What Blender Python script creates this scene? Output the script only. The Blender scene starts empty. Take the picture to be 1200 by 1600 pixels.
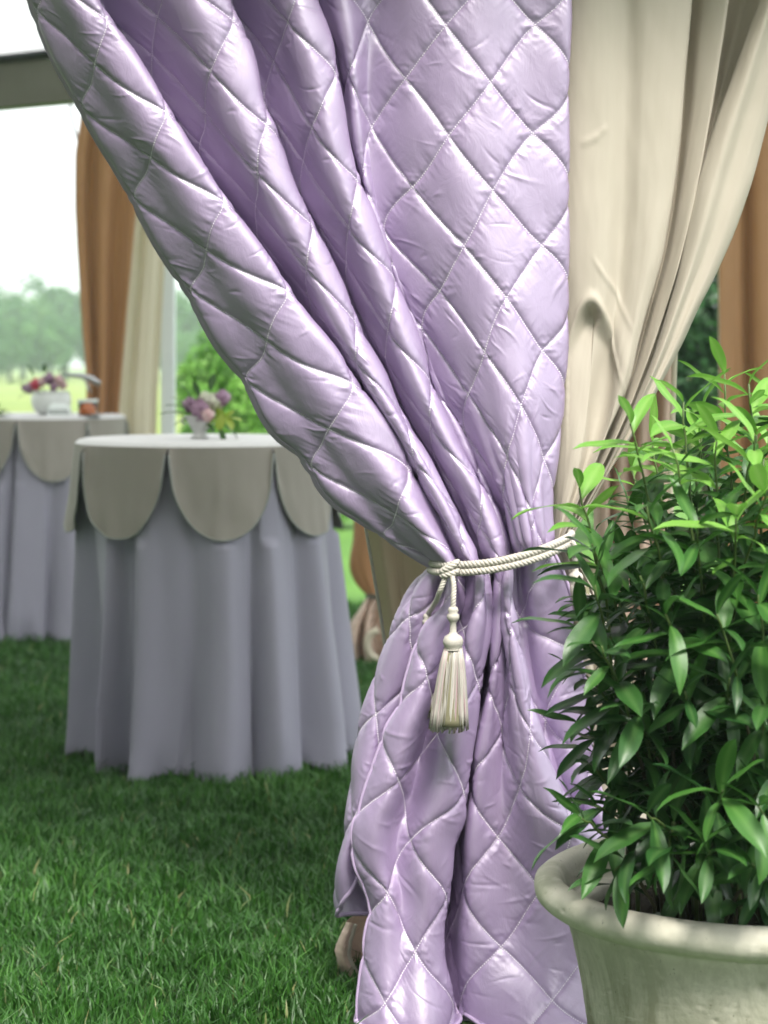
import bpy, math, random
import numpy as np
from mathutils import Vector, Matrix

# ------------------------------------------------------------------ camera, sky, sun, exposure
SC = bpy.context.scene
C = SC.collection
FPX, HY, CAMZ = 3111.0, 570.0, 1.32        # focal length in photo pixels, horizon row, eye height
cam_d = bpy.data.cameras.new('camera')
cam = bpy.data.objects.new('camera', cam_d); C.objects.link(cam)
cam.location = (0, 0, CAMZ); cam.rotation_euler = (math.radians(90), 0, 0)
cam_d.sensor_fit = 'VERTICAL'; cam_d.sensor_height = 36; cam_d.lens = FPX / 1600 * 36
cam_d.shift_y = -(800 - HY) / 1600
cam_d.clip_start = 0.05; cam_d.clip_end = 3000
cam_d.dof.use_dof = True; cam_d.dof.focus_distance = 3.58; cam_d.dof.aperture_fstop = 4.3
cam_d.dof.aperture_blades = 0
SC.camera = cam

SUN_EL, SUN_AZ = math.radians(55), math.radians(-128)   # from the right front, behind the camera
world = bpy.data.worlds.new('World'); SC.world = world; world.use_nodes = True
wn = world.node_tree.nodes; wl = world.node_tree.links; wn.clear()
sky = wn.new('ShaderNodeTexSky'); sky.sky_type = 'NISHITA'; sky.sun_disc = False
sky.sun_elevation = SUN_EL; sky.sun_rotation = math.radians(168)
sky.air_density = 1.0; sky.dust_density = 3.0; sky.ozone_density = 1.0
hs = wn.new('ShaderNodeHueSaturation'); hs.inputs['Saturation'].default_value = 0.16
hs.inputs['Value'].default_value = 1.0
bg = wn.new('ShaderNodeBackground'); bg.inputs['Strength'].default_value = 0.13
wo = wn.new('ShaderNodeOutputWorld')
cl = wn.new('ShaderNodeMix'); cl.data_type = 'RGBA'; cl.inputs[0].default_value = .5      # even overcast layer over the clear sky
cl.inputs[7].default_value = (10.6, 10.9, 11.3, 1)
wl.new(sky.outputs[0], hs.inputs['Color']); wl.new(hs.outputs[0], cl.inputs[6]); wl.new(cl.outputs[2], bg.inputs['Color']); wl.new(bg.outputs[0], wo.inputs['Surface'])

sun_d = bpy.data.lights.new('sun', 'SUN'); sun_d.energy = 2.8; sun_d.angle = math.radians(16); sun_d.color = (1, .95, .88)
sun = bpy.data.objects.new('sun', sun_d); C.objects.link(sun)
sv = Vector((0.20 * math.cos(SUN_EL), -0.98 * math.cos(SUN_EL), math.sin(SUN_EL)))
sun.rotation_euler = sv.to_track_quat('Z', 'Y').to_euler()
SC.view_settings.view_transform = 'Standard'; SC.view_settings.look = 'None'
SC.view_settings.gamma = 1; SC.view_settings.use_curve_mapping = False
SC.view_settings.exposure = 0.98
SC.cycles.use_denoising = True
SC.cycles.max_bounces = 8; SC.cycles.diffuse_bounces = 5; SC.cycles.transmission_bounces = 6; SC.cycles.transparent_max_bounces = 6
SC.cycles.sample_clamp_indirect = 6

# ------------------------------------------------------------------ helpers
def lin(r, g, b):
    f = lambda c: (c / 255 / 12.92) if c / 255 <= .04045 else ((c / 255 + .055) / 1.055) ** 2.4
    return (f(r), f(g), f(b), 1)

def at(px, py, d):
    return np.array([(px - 600) / FPX * d, d, CAMZ - (py - HY) / FPX * d])

def tag(o, label=None, cat=None, group=None, kind=None):
    if label: o['label'] = label
    if cat: o['category'] = cat
    if group: o['group'] = group
    if kind: o['kind'] = kind
    return o

def empty(name, loc, label=None, cat=None, group=None, rz=0):
    o = bpy.data.objects.new(name, None); C.objects.link(o)
    o.location = tuple(float(v) for v in loc); o.rotation_euler = (0, 0, rz); o.empty_display_size = .1
    return tag(o, label, cat, group)

def link_mesh(name, me, m, parent=None):
    if m is not None and not me.materials: me.materials.append(m)
    o = bpy.data.objects.new(name, me); C.objects.link(o)
    if parent is not None:
        o.parent = parent
        o.matrix_parent_inverse = Matrix.Identity(4)
    return o

def mesh_np(name, V, F, smooth=True):
    """V (n,3), F list of arrays of equal arity faces"""
    V = np.asarray(V, dtype=np.float32); me = bpy.data.meshes.new(name)
    Fs = F if isinstance(F, list) else [F]
    Fs = [np.asarray(f, dtype=np.int32) for f in Fs if len(f)]
    loops = np.concatenate([f.ravel() for f in Fs])
    tot = np.concatenate([np.full(len(f), f.shape[1], dtype=np.int32) for f in Fs])
    start = np.concatenate([[0], np.cumsum(tot)[:-1]]).astype(np.int32)
    me.vertices.add(len(V)); me.vertices.foreach_set('co', V.ravel())
    me.loops.add(len(loops)); me.loops.foreach_set('vertex_index', loops)
    me.polygons.add(len(tot)); me.polygons.foreach_set('loop_start', start); me.polygons.foreach_set('loop_total', tot)
    me.polygons.foreach_set('use_smooth', np.full(len(tot), smooth, dtype=bool))
    me.update(calc_edges=True); me.validate()
    return me

def grid_faces(nr, nc, wrap=False):
    c = nc if wrap else nc - 1
    i, j = np.meshgrid(np.arange(nr - 1), np.arange(c), indexing='ij')
    j2 = (j + 1) % nc
    return np.stack([i * nc + j, i * nc + j2, (i + 1) * nc + j2, (i + 1) * nc + j], -1).reshape(-1, 4)

class MB:
    """collects pieces; build() links them as one mesh, in the local frame of the parent"""
    def __init__(s): s.V = []; s.T = []; s.Q = []; s.n = 0
    def add(s, V, Q=None, T=None):
        V = np.asarray(V, dtype=np.float64).reshape(-1, 3)
        if Q is not None and len(Q): s.Q.append(np.asarray(Q, dtype=np.int64) + s.n)
        if T is not None and len(T): s.T.append(np.asarray(T, dtype=np.int64) + s.n)
        s.V.append(V); s.n += len(V)
    def grid(s, P, wrap=False): s.add(P.reshape(-1, 3), grid_faces(P.shape[0], P.shape[1], wrap))
    def box(s, c, size, rz=0, bev=0.0):
        x, y, z = [v / 2 for v in size]; b = min(bev, x * .9, y * .9, z * .9)
        if b <= 0:
            V = np.array([[sx * x, sy * y, sz * z] for sz in (-1, 1) for sy in (-1, 1) for sx in (-1, 1)])
            Q = [[0, 2, 3, 1], [4, 5, 7, 6], [0, 1, 5, 4], [2, 6, 7, 3], [0, 4, 6, 2], [1, 3, 7, 5]]
        else:
            rings = []
            for zz, ins in ((-z, b), (-z + b, 0), (z - b, 0), (z, b)):
                rx, ry = x - ins, y - ins; cb = b * .8
                rings.append([[-rx, -ry + cb, zz], [-rx + cb, -ry, zz], [rx - cb, -ry, zz], [rx, -ry + cb, zz], [rx, ry - cb, zz], [rx - cb, ry, zz], [-rx + cb, ry, zz], [-rx, ry - cb, zz]])
            V = np.array(rings).reshape(-1, 3); Q = grid_faces(4, 8, True)
            ca, sa = math.cos(rz), math.sin(rz)
            V = V @ np.array([[ca, sa, 0], [-sa, ca, 0], [0, 0, 1]]) + np.array(c)
            n0 = s.n; s.add(V, Q)
            s.Q.append(np.array([[0, 7, 6, 1], [1, 6, 5, 2], [2, 5, 4, 3]]) + n0)
            s.Q.append(np.array([[1, 6, 7, 0], [2, 5, 6, 1], [3, 4, 5, 2]])[:, ::1] + n0 + 24)
            return
        ca, sa = math.cos(rz), math.sin(rz)
        V = V @ np.array([[ca, sa, 0], [-sa, ca, 0], [0, 0, 1]]) + np.array(c)
        s.add(V, Q)
    def tube(s, P, r, n=8, caps=True):
        P = np.asarray(P, dtype=np.float64); m = len(P)
        r = np.full(m, r) if np.isscalar(r) else np.asarray(r)
        T = np.gradient(P, axis=0); T /= np.linalg.norm(T, axis=1)[:, None] + 1e-12
        up = np.array([0, 0, 1.0]) if abs(T[0][2]) < .9 else np.array([1.0, 0, 0])
        N = np.zeros_like(P); nvec = up - T[0] * np.dot(up, T[0])
        for i in range(m):
            nvec = nvec - T[i] * np.dot(nvec, T[i]); nvec /= np.linalg.norm(nvec) + 1e-12; N[i] = nvec
        B = np.cross(T, N); a = np.arange(n) / n * 2 * math.pi
        G = P[:, None, :] + r[:, None, None] * (np.cos(a)[None, :, None] * N[:, None, :] + np.sin(a)[None, :, None] * B[:, None, :])
        n0 = s.n; s.grid(G, True)
        if caps:
            s.add([P[0], P[-1]]); c0, c1 = s.n - 2, s.n - 1; k = np.arange(n); k2 = (k + 1) % n
            s.T.append(np.stack([np.full(n, c0), n0 + k2, n0 + k], 1)); e = n0 + (m - 1) * n
            s.T.append(np.stack([np.full(n, c1), e + k, e + k2], 1))
    def lathe(s, prof, c=(0, 0, 0), n=32, fn=None):
        prof = np.asarray(prof, float); a = np.arange(n) / n * 2 * math.pi
        P = np.stack([prof[:, 0][:, None] * np.cos(a), prof[:, 0][:, None] * np.sin(a), np.repeat(prof[:, 1][:, None], n, 1)], -1)
        if fn is not None: P = fn(P)
        s.grid(P + np.array(c), True)
    def ball(s, c, r, n=12, m=8, sq=(1, 1, 1)):
        t = np.linspace(0.0, math.pi, m); P = np.stack([np.sin(t) * r, -np.cos(t) * r], 1)
        P[0, 0] = P[-1, 0] = r * 1e-3
        a = np.arange(n) / n * 2 * math.pi
        G = np.stack([P[:, 0][:, None] * np.cos(a) * sq[0], P[:, 0][:, None] * np.sin(a) * sq[1], np.repeat(P[:, 1][:, None], n, 1) * sq[2]], -1)
        s.grid(G + np.array(c), True)
    def mesh(s, name, smooth=True):
        F = []
        if s.Q: F.append(np.concatenate(s.Q))
        if s.T: F.append(np.concatenate(s.T))
        return mesh_np(name, np.concatenate(s.V), F, smooth)
    def build(s, name, m, parent=None, smooth=True, rel=True):
        if parent is not None and rel:
            off = np.array(parent.matrix_world.translation if parent.parent is None else (0, 0, 0), float)
            if parent.parent is None: off = np.array(parent.location, float)
            else: off = np.array(parent.parent.location, float)
            s.V = [v - off for v in s.V]
        return link_mesh(name, s.mesh(name, smooth), m, parent)

def herm(t, tk, Pk):
    """non-uniform cubic hermite (finite difference tangents) through Pk (n,...) at tk"""
    tk = np.asarray(tk, float); Pk = np.asarray(Pk, float); n = len(tk)
    sh = (n,) + (1,) * (Pk.ndim - 1)
    d = (Pk[1:] - Pk[:-1]) / (tk[1:] - tk[:-1]).reshape((n - 1,) + sh[1:])
    m = np.zeros_like(Pk); m[0] = d[0]; m[-1] = d[-1]
    h = tk[1:] - tk[:-1]
    w = (h[:-1] / (h[:-1] + h[1:])).reshape((n - 2,) + sh[1:])
    m[1:-1] = d[:-1] * (1 - w) + d[1:] * w
    t = np.clip(np.asarray(t, float), tk[0], tk[-1])
    i = np.clip(np.searchsorted(tk, t, side='right') - 1, 0, n - 2)
    hh = h[i]; s = ((t - tk[i]) / hh)
    ex = (slice(None),) + (None,) * (Pk.ndim - 1)
    s = s[ex]; hh = hh[ex]
    return (2 * s**3 - 3 * s**2 + 1) * Pk[i] + (s**3 - 2 * s**2 + s) * hh * m[i] + (-2 * s**3 + 3 * s**2) * Pk[i + 1] + (s**3 - s**2) * hh * m[i + 1]

RNG = np.random.default_rng(7)
_perm = RNG.permutation(4096); _grad = RNG.uniform(0, 2 * math.pi, 4096)
def _h(ix, iy): return _perm[(_perm[ix % 4096] + iy) % 4096]
def pnoise(x, y):
    ix = np.floor(x).astype(int); iy = np.floor(y).astype(int); fx = x - ix; fy = y - iy
    u = fx * fx * fx * (fx * (fx * 6 - 15) + 10); v = fy * fy * fy * (fy * (fy * 6 - 15) + 10)
    def g(a, b, dx, dy):
        an = _grad[_h(a, b)]; return np.cos(an) * dx + np.sin(an) * dy
    return 1.5 * ((g(ix, iy, fx, fy) * (1 - u) + g(ix + 1, iy, fx - 1, fy) * u) * (1 - v) + (g(ix, iy + 1, fx, fy - 1) * (1 - u) + g(ix + 1, iy + 1, fx - 1, fy - 1) * u) * v)

# ------------------------------------------------------------------ materials
def new_mat(name):
    m = bpy.data.materials.new(name); m.use_nodes = True
    n = m.node_tree.nodes; n.clear(); l = m.node_tree.links
    out = n.new('ShaderNodeOutputMaterial'); p = n.new('ShaderNodeBsdfPrincipled')
    l.new(p.outputs[0], out.inputs['Surface'])
    return m, n, l, p, out

def mix_color(n, l, fac, a, b):
    mx = n.new('ShaderNodeMix'); mx.data_type = 'RGBA'
    if isinstance(fac, (int, float)): mx.inputs[0].default_value = fac
    else: l.new(fac, mx.inputs[0])
    for k, v in ((6, a), (7, b)):
        if isinstance(v, tuple): mx.inputs[k].default_value = v
        else: l.new(v, mx.inputs[k])
    return mx.outputs[2]

def noise(n, l, scale, detail=4, rough=.55, vec=None, dist=0):
    t = n.new('ShaderNodeTexNoise'); t.inputs['Scale'].default_value = scale; t.inputs['Detail'].default_value = detail
    t.inputs['Roughness'].default_value = rough; t.inputs['Distortion'].default_value = dist
    if vec is not None: l.new(vec, t.inputs['Vector'])
    return t

def ramp(n, l, src, a, b):
    r = n.new('ShaderNodeMapRange'); r.inputs[1].default_value = a; r.inputs[2].default_value = b
    l.new(src, r.inputs[0]); return r.outputs[0]

def bump(n, l, p, h, strength, dist):
    b = n.new('ShaderNodeBump'); b.inputs['Strength'].default_value = strength; b.inputs['Distance'].default_value = dist
    l.new(h, b.inputs['Height']); l.new(b.outputs[0], p.inputs['Normal']); return b

def objco(n, l, scale=(1, 1, 1)):
    tc = n.new('ShaderNodeTexCoord'); mp = n.new('ShaderNodeMapping'); mp.inputs['Scale'].default_value = scale
    l.new(tc.outputs['Object'], mp.inputs['Vector']); return mp.outputs[0]

def simple(name, col, rough=.6, col2=None, nscale=8, bstr=.15, bdist=.003, spec=.5, metal=0, sheen=0, bscale=None, trans=0, stretch=(1, 1, 1)):
    m, n, l, p, out = new_mat(name)
    v = objco(n, l, stretch)
    t = noise(n, l, nscale, 5, .6, v)
    if col2 is not None: l.new(mix_color(n, l, ramp(n, l, t.outputs[0], .35, .65), col, col2), p.inputs['Base Color'])
    else: p.inputs['Base Color'].default_value = col
    p.inputs['Roughness'].default_value = rough; p.inputs['Specular IOR Level'].default_value = spec; p.inputs['Metallic'].default_value = metal
    if sheen: p.inputs['Sheen Weight'].default_value = sheen; p.inputs['Sheen Roughness'].default_value = .4
    if bstr:
        t2 = noise(n, l, bscale or nscale * 6, 4, .6, v); bump(n, l, p, t2.outputs[0], bstr, bdist)
    if trans:
        tr = n.new('ShaderNodeBsdfTranslucent'); mx = n.new('ShaderNodeMixShader'); mx.inputs[0].default_value = trans
        if col2 is not None: l.new(p.inputs['Base Color'].links[0].from_socket, tr.inputs[0])
        else: tr.inputs[0].default_value = col
        l.new(p.outputs[0], mx.inputs[1]); l.new(tr.outputs[0], mx.inputs[2]); l.new(mx.outputs[0], out.inputs['Surface'])
    return m

def satin_mat():
    m, n, l, p, out = new_mat('lilac_satin')
    v = objco(n, l)
    big = noise(n, l, 2.2, 3, .5, v)
    l.new(mix_color(n, l, ramp(n, l, big.outputs[0], .3, .7), (.335, .240, .425, 1), (.375, .272, .465, 1)), p.inputs['Base Color'])
    p.inputs['Roughness'].default_value = .5; p.inputs['Specular IOR Level'].default_value = .5
    gl = n.new('ShaderNodeBsdfAnisotropic'); gl.inputs['Color'].default_value = (.68, .665, .70, 1); gl.inputs['Roughness'].default_value = .5
    mxs = n.new('ShaderNodeMixShader'); mxs.inputs[0].default_value = .28
    l.new(p.outputs[0], mxs.inputs[1]); l.new(gl.outputs[0], mxs.inputs[2]); l.new(mxs.outputs[0], out.inputs['Surface'])
    w1 = noise(n, l, 26, 5, .62, objco(n, l, (1, 1, .55)), .8)
    w2 = n.new('ShaderNodeTexWave'); w2.inputs['Scale'].default_value = 420; w2.inputs['Distortion'].default_value = .6
    l.new(v, w2.inputs['Vector'])
    b1 = n.new('ShaderNodeBump'); b1.inputs['Strength'].default_value = .28; b1.inputs['Distance'].default_value = .006; l.new(w1.outputs[0], b1.inputs['Height'])
    b2 = n.new('ShaderNodeBump'); b2.inputs['Strength'].default_value = .04; b2.inputs['Distance'].default_value = .0006; l.new(w2.outputs[0], b2.inputs['Height'])
    l.new(b1.outputs[0], b2.inputs['Normal']); l.new(b2.outputs[0], p.inputs['Normal']); l.new(b2.outputs[0], gl.inputs['Normal'])
    return m

def cloth_mat(name, c1, c2, rough=.7, weave=500, wr=.25, trans=0, sheen=.1, spec=.3):
    m, n, l, p, out = new_mat(name)
    v = objco(n, l)
    big = noise(n, l, 3, 4, .6, objco(n, l, (1, 1, .4)))
    col = mix_color(n, l, ramp(n, l, big.outputs[0], .3, .7), c1, c2)
    l.new(col, p.inputs['Base Color'])
    p.inputs['Roughness'].default_value = rough; p.inputs['Specular IOR Level'].default_value = spec
    p.inputs['Sheen Weight'].default_value = sheen; p.inputs['Sheen Roughness'].default_value = .5
    w1 = noise(n, l, 14, 5, .6, objco(n, l, (1, 1, .35)), .5)
    w2 = noise(n, l, weave, 2, .5, v)
    b1 = n.new('ShaderNodeBump'); b1.inputs['Strength'].default_value = wr; b1.inputs['Distance'].default_value = .008; l.new(w1.outputs[0], b1.inputs['Height'])
    b2 = n.new('ShaderNodeBump'); b2.inputs['Strength'].default_value = .12; b2.inputs['Distance'].default_value = .0008; l.new(w2.outputs[0], b2.inputs['Height'])
    l.new(b1.outputs[0], b2.inputs['Normal']); l.new(b2.outputs[0], p.inputs['Normal'])
    if trans:
        tr = n.new('ShaderNodeBsdfTranslucent'); mx = n.new('ShaderNodeMixShader'); mx.inputs[0].default_value = trans
        l.new(col, tr.inputs[0]); l.new(p.outputs[0], mx.inputs[1]); l.new(tr.outputs[0], mx.inputs[2]); l.new(mx.outputs[0], out.inputs['Surface'])
    return m

def leaf_mat(name, dark, light, rib, rough=.38, trans=.25, tcol=None, vary=.5):
    m, n, l, p, out = new_mat(name)
    oi = n.new('ShaderNodeObjectInfo')
    at_ = n.new('ShaderNodeAttribute'); at_.attribute_name = 'tone'
    add = n.new('ShaderNodeMath'); add.operation = 'ADD'; l.new(oi.outputs['Random'], add.inputs[0]); l.new(at_.outputs['Fac'], add.inputs[1])
    fr = n.new('ShaderNodeMath'); fr.operation = 'FRACT'; l.new(add.outputs[0], fr.inputs[0])
    col = mix_color(n, l, fr.outputs[0], dark, light)
    rb = n.new('ShaderNodeAttribute'); rb.attribute_name = 'rib'
    col = mix_color(n, l, rb.outputs['Fac'], col, rib)
    l.new(col, p.inputs['Base Color']); p.inputs['Roughness'].default_value = rough; p.inputs['Specular IOR Level'].default_value = .5
    t = noise(n, l, 60, 3); bump(n, l, p, t.outputs[0], .12, .004)
    tr = n.new('ShaderNodeBsdfTranslucent'); mx = n.new('ShaderNodeMixShader'); mx.inputs[0].default_value = trans
    if tcol: tr.inputs[0].default_value = tcol
    else: l.new(col, tr.inputs[0])
    l.new(p.outputs[0], mx.inputs[1]); l.new(tr.outputs[0], mx.inputs[2]); l.new(mx.outputs[0], out.inputs['Surface'])
    return m

def tone_mat(name, cols, rough=.5, trans=.2, spec=.4):
    """foliage whose clumps differ by the per-face 'tone' attribute"""
    m, n, l, p, out = new_mat(name)
    a = n.new('ShaderNodeAttribute'); a.attribute_name = 'tone'
    r = n.new('ShaderNodeValToRGB'); e = r.color_ramp.elements
    e[0].position = 0; e[0].color = cols[0]; e[1].position = 1; e[1].color = cols[-1]
    for i, c in enumerate(cols[1:-1]):
        x = e.new((i + 1) / (len(cols) - 1)); x.color = c
    l.new(a.outputs['Fac'], r.inputs[0]); l.new(r.outputs[0], p.inputs['Base Color'])
    p.inputs['Roughness'].default_value = rough; p.inputs['Specular IOR Level'].default_value = spec
    tr = n.new('ShaderNodeBsdfTranslucent'); mx = n.new('ShaderNodeMixShader'); mx.inputs[0].default_value = trans
    l.new(r.outputs[0], tr.inputs[0]); l.new(p.outputs[0], mx.inputs[1]); l.new(tr.outputs[0], mx.inputs[2]); l.new(mx.outputs[0], out.inputs['Surface'])
    return m

def set_attr(me, name, vals, domain='POINT'):
    a = me.attributes.new(name, 'FLOAT', domain); a.data.foreach_set('value', np.asarray(vals, dtype=np.float32))

def concrete_mat():
    m, n, l, p, out = new_mat('weathered_concrete')
    v = objco(n, l)
    a = noise(n, l, 5, 6, .65, v); b = noise(n, l, 22, 5, .65, objco(n, l, (1, 1, .5))); c = noise(n, l, 3.2, 4, .6, objco(n, l, (1, 1, .8)), .6)
    col = mix_color(n, l, ramp(n, l, a.outputs[0], .35, .68), (.56, .54, .44, 1), (.74, .71, .60, 1))
    moss = mix_color(n, l, ramp(n, l, c.outputs[0], .45, .72), col, (.30, .33, .19, 1))
    sp = mix_color(n, l, ramp(n, l, b.outputs[0], .60, .80), moss, (.66, .63, .54, 1))
    sep = n.new('ShaderNodeSeparateXYZ'); l.new(v, sep.inputs[0])
    # the body is darker and mossier than the rolled lip
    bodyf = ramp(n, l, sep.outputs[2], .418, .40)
    body_col = mix_color(n, l, .30, sp, (.25, .26, .165, 1))
    l.new(mix_color(n, l, bodyf, sp, body_col), p.inputs['Base Color'])
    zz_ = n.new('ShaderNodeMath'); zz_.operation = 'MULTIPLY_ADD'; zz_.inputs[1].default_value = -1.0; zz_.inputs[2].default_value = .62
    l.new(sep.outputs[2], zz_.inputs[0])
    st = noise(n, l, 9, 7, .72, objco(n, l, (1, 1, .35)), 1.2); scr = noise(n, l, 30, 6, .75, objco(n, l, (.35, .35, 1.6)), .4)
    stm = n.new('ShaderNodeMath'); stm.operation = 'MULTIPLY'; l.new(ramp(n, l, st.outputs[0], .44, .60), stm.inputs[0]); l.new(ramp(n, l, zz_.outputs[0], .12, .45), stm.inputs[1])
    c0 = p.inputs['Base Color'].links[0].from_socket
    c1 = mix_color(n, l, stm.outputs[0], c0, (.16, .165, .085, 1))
    c2 = mix_color(n, l, ramp(n, l, scr.outputs[0], .60, .72), c1, (.62, .60, .50, 1))
    sp2 = noise(n, l, 140, 3, .7, v); c3 = mix_color(n, l, ramp(n, l, sp2.outputs[0], .68, .74), c2, (.08, .08, .055, 1))
    l.new(c3, p.inputs['Base Color'])
    p.inputs['Roughness'].default_value = .82; p.inputs['Specular IOR Level'].default_value = .3
    vo = n.new('ShaderNodeTexVoronoi'); vo.inputs['Scale'].default_value = 45; l.new(v, vo.inputs['Vector'])
    pit = ramp(n, l, vo.outputs['Distance'], .05, .16)
    f = noise(n, l, 90, 5, .7, v)
    b1 = n.new('ShaderNodeBump'); b1.inputs['Strength'].default_value = .25; b1.inputs['Distance'].default_value = .003; l.new(f.outputs[0], b1.inputs['Height'])
    b2 = n.new('ShaderNodeBump'); b2.inputs['Strength'].default_value = .12; b2.inputs['Distance'].default_value = .003; l.new(pit, b2.inputs['Height'])
    l.new(b1.outputs[0], b2.inputs['Normal']); l.new(b2.outputs[0], p.inputs['Normal'])
    return m

def grass_mat():
    m, n, l, p, out = new_mat('grass_blade')
    a = n.new('ShaderNodeAttribute'); a.attribute_name = 'tone'
    r = n.new('ShaderNodeValToRGB'); e = r.color_ramp.elements
    e[0].position = 0; e[0].color = (.028, .092, .014, 1); e[1].position = 1; e[1].color = (.30, .28, .12, 1)
    for pos, c in ((.4, (.030, .118, .014, 1)), (.85, (.075, .215, .032, 1)), (.95, (.14, .25, .08, 1))):
        x = e.new(pos); x.color = c
    l.new(a.outputs['Fac'], r.inputs[0]); l.new(r.outputs[0], p.inputs['Base Color'])
    p.inputs['Roughness'].default_value = .44; p.inputs['Specular IOR Level'].default_value = .4
    tr = n.new('ShaderNodeBsdfTranslucent'); mx = n.new('ShaderNodeMixShader'); mx.inputs[0].default_value = .28
    l.new(r.outputs[0], tr.inputs[0]); l.new(p.outputs[0], mx.inputs[1]); l.new(tr.outputs[0], mx.inputs[2]); l.new(mx.outputs[0], out.inputs['Surface'])
    return m

def ground_mat(name, c1, c2, c3, s1=3, s2=40):
    m, n, l, p, out = new_mat(name)
    v = objco(n, l)
    a = noise(n, l, s1, 5, .6, v); b = noise(n, l, s2, 5, .7, v)
    col = mix_color(n, l, ramp(n, l, a.outputs[0], .35, .65), c1, c2)
    col = mix_color(n, l, ramp(n, l, b.outputs[0], .5, .75), col, c3)
    l.new(col, p.inputs['Base Color']); p.inputs['Roughness'].default_value = .9; p.inputs['Specular IOR Level'].default_value = .15
    bump(n, l, p, b.outputs[0], .6, .02)
    return m

M = {}
M['satin'] = satin_mat()
M['thread'] = simple('lilac_thread', (.86, .82, .88, 1), .5, bstr=0)
M['piping'] = simple('lilac_piping', (.50, .39, .58, 1), .45, bstr=.1)
M['cream'] = cloth_mat('cream_curtain_cloth', (.475, .43, .35, 1), (.515, .465, .385, 1), .55, 700, .14, .10, .08, .4)
M['cream_back'] = cloth_mat('cream_lining_cloth', (.50, .42, .27, 1), (.54, .46, .31, 1), .7, 600, .14, .10)
M['blush'] = cloth_mat('blush_drape_cloth', (.58, .43, .34, 1), (.62, .48, .39, 1), .6, 600, .15, .1)
M['brown'] = cloth_mat('brown_drape_cloth', (.35, .185, .085, 1), (.40, .215, .10, 1), .45, 500, .12, .2)
M['ivory'] = cloth_mat('ivory_drape_cloth', (.62, .57, .43, 1), (.66, .60, .47, 1), .65, 500, .12, .2)
M['skirt'] = cloth_mat('grey_lilac_tablecloth', (.31, .30, .375, 1), (.35, .34, .42, 1), .6, 700, .15, .1, .1, .35)
M['overlay'] = cloth_mat('overlay_cloth_shaded', (.275, .255, .225, 1), (.335, .312, .28, 1), .7, 900, .12, .05)  # shaded copy of the overlay cloth, darkened for the hanging scallops
M['overlay_top'] = cloth_mat('overlay_cloth_lit', (.56, .56, .56, 1), (.60, .60, .60, 1), .6, 900, .08, 0)  # lit copy of the same cloth, paler for light from above
M['trim'] = simple('overlay_trim', (.24, .26, .24, 1), .6, bstr=.1)
M['cord'] = simple('cream_cord', (.46, .43, .375, 1), .65, (.56, .53, .47, 1), 60, .35, .0015)
M['fringe'] = tone_mat('fringe_yarn', [(.33, .31, .27, 1), (.48, .455, .41, 1), (.60, .575, .52, 1), (.48, .32, .35, 1)], .6, .08)
M['fringe_core'] = simple('fringe_core', (.18, .17, .10, 1), .8)
M['concrete'] = concrete_mat()
M['soil'] = simple('potting_soil', (.025, .018, .012, 1), .95, (.06, .045, .03, 1), 40, .8, .01)
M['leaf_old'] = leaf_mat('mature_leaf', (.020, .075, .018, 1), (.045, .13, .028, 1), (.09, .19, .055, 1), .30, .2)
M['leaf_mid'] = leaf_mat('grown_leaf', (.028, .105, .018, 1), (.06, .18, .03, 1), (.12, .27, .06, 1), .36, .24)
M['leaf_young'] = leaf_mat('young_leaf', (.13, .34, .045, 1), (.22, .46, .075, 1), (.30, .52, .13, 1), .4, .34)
M['stem'] = simple('green_stem', (.07, .12, .03, 1), .5, (.10, .15, .04, 1), 20)
M['stem_old'] = simple('brown_stem', (.045, .04, .022, 1), .7, (.08, .075, .035, 1), 20)
M['grass'] = grass_mat()
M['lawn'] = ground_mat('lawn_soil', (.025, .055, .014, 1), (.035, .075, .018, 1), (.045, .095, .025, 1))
M['lawn_lit'] = ground_mat('lit_outer_lawn', (.085, .19, .04, 1), (.12, .25, .05, 1), (.065, .16, .035, 1), .8, 25)  # lighter green stands in for daylight on the lawn outside the tent
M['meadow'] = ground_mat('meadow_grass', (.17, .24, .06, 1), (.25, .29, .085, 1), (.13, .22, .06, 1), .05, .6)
M['field'] = ground_mat('field_ground', (.10, .17, .05, 1), (.13, .2, .06, 1), (.08, .15, .04, 1), .05, .7)
M['beam'] = simple('grey_painted_beam', (.115, .115, .085, 1), .5, (.135, .135, .105, 1), 6, .1)
M['gutter'] = simple('dark_gutter', (.028, .03, .034, 1), .35, bstr=.05)
M['post'] = simple('white_painted_post', (.70, .76, .78, 1), .35, (.74, .79, .80, 1), 6, .05)
M['vinyl'] = simple('white_tent_vinyl', (.88, .88, .88, 1), .5, bstr=0, trans=.56)
M['canvas'] = cloth_mat('shade_awning_canvas', (.60, .57, .50, 1), (.63, .60, .53, 1), .7, 300, .1, .25)
M['rope_dark'] = simple('dark_grey_strap', (.08, .09, .07, 1), .7)
M['bark'] = simple('tree_bark', (.07, .055, .04, 1), .9, (.12, .10, .07, 1), 8, .6, .03)
M['tree'] = tone_mat('tree_foliage', [(.035, .125, .03, 1), (.06, .18, .04, 1), (.10, .235, .05, 1)], .6, .3)
M['bush'] = tone_mat('bush_foliage', [(.11, .28, .05, 1), (.20, .43, .075, 1), (.30, .55, .11, 1)], .5, .42)
M['evergreen'] = tone_mat('evergreen_foliage', [(.02, .075, .024, 1), (.035, .115, .034, 1), (.065, .165, .05, 1)], .5, .2)
M['pewter'] = simple('pewter_grey_vase', (.50, .50, .49, 1), .35, (.56, .56, .55, 1), 12, .1)
M['china'] = simple('white_china', (.66, .68, .66, 1), .3, bstr=0)
M['card'] = simple('white_card', (.72, .77, .75, 1), .6, bstr=0)
M['ink'] = simple('dark_ink', (.05, .06, .06, 1), .6, bstr=0)
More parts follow.
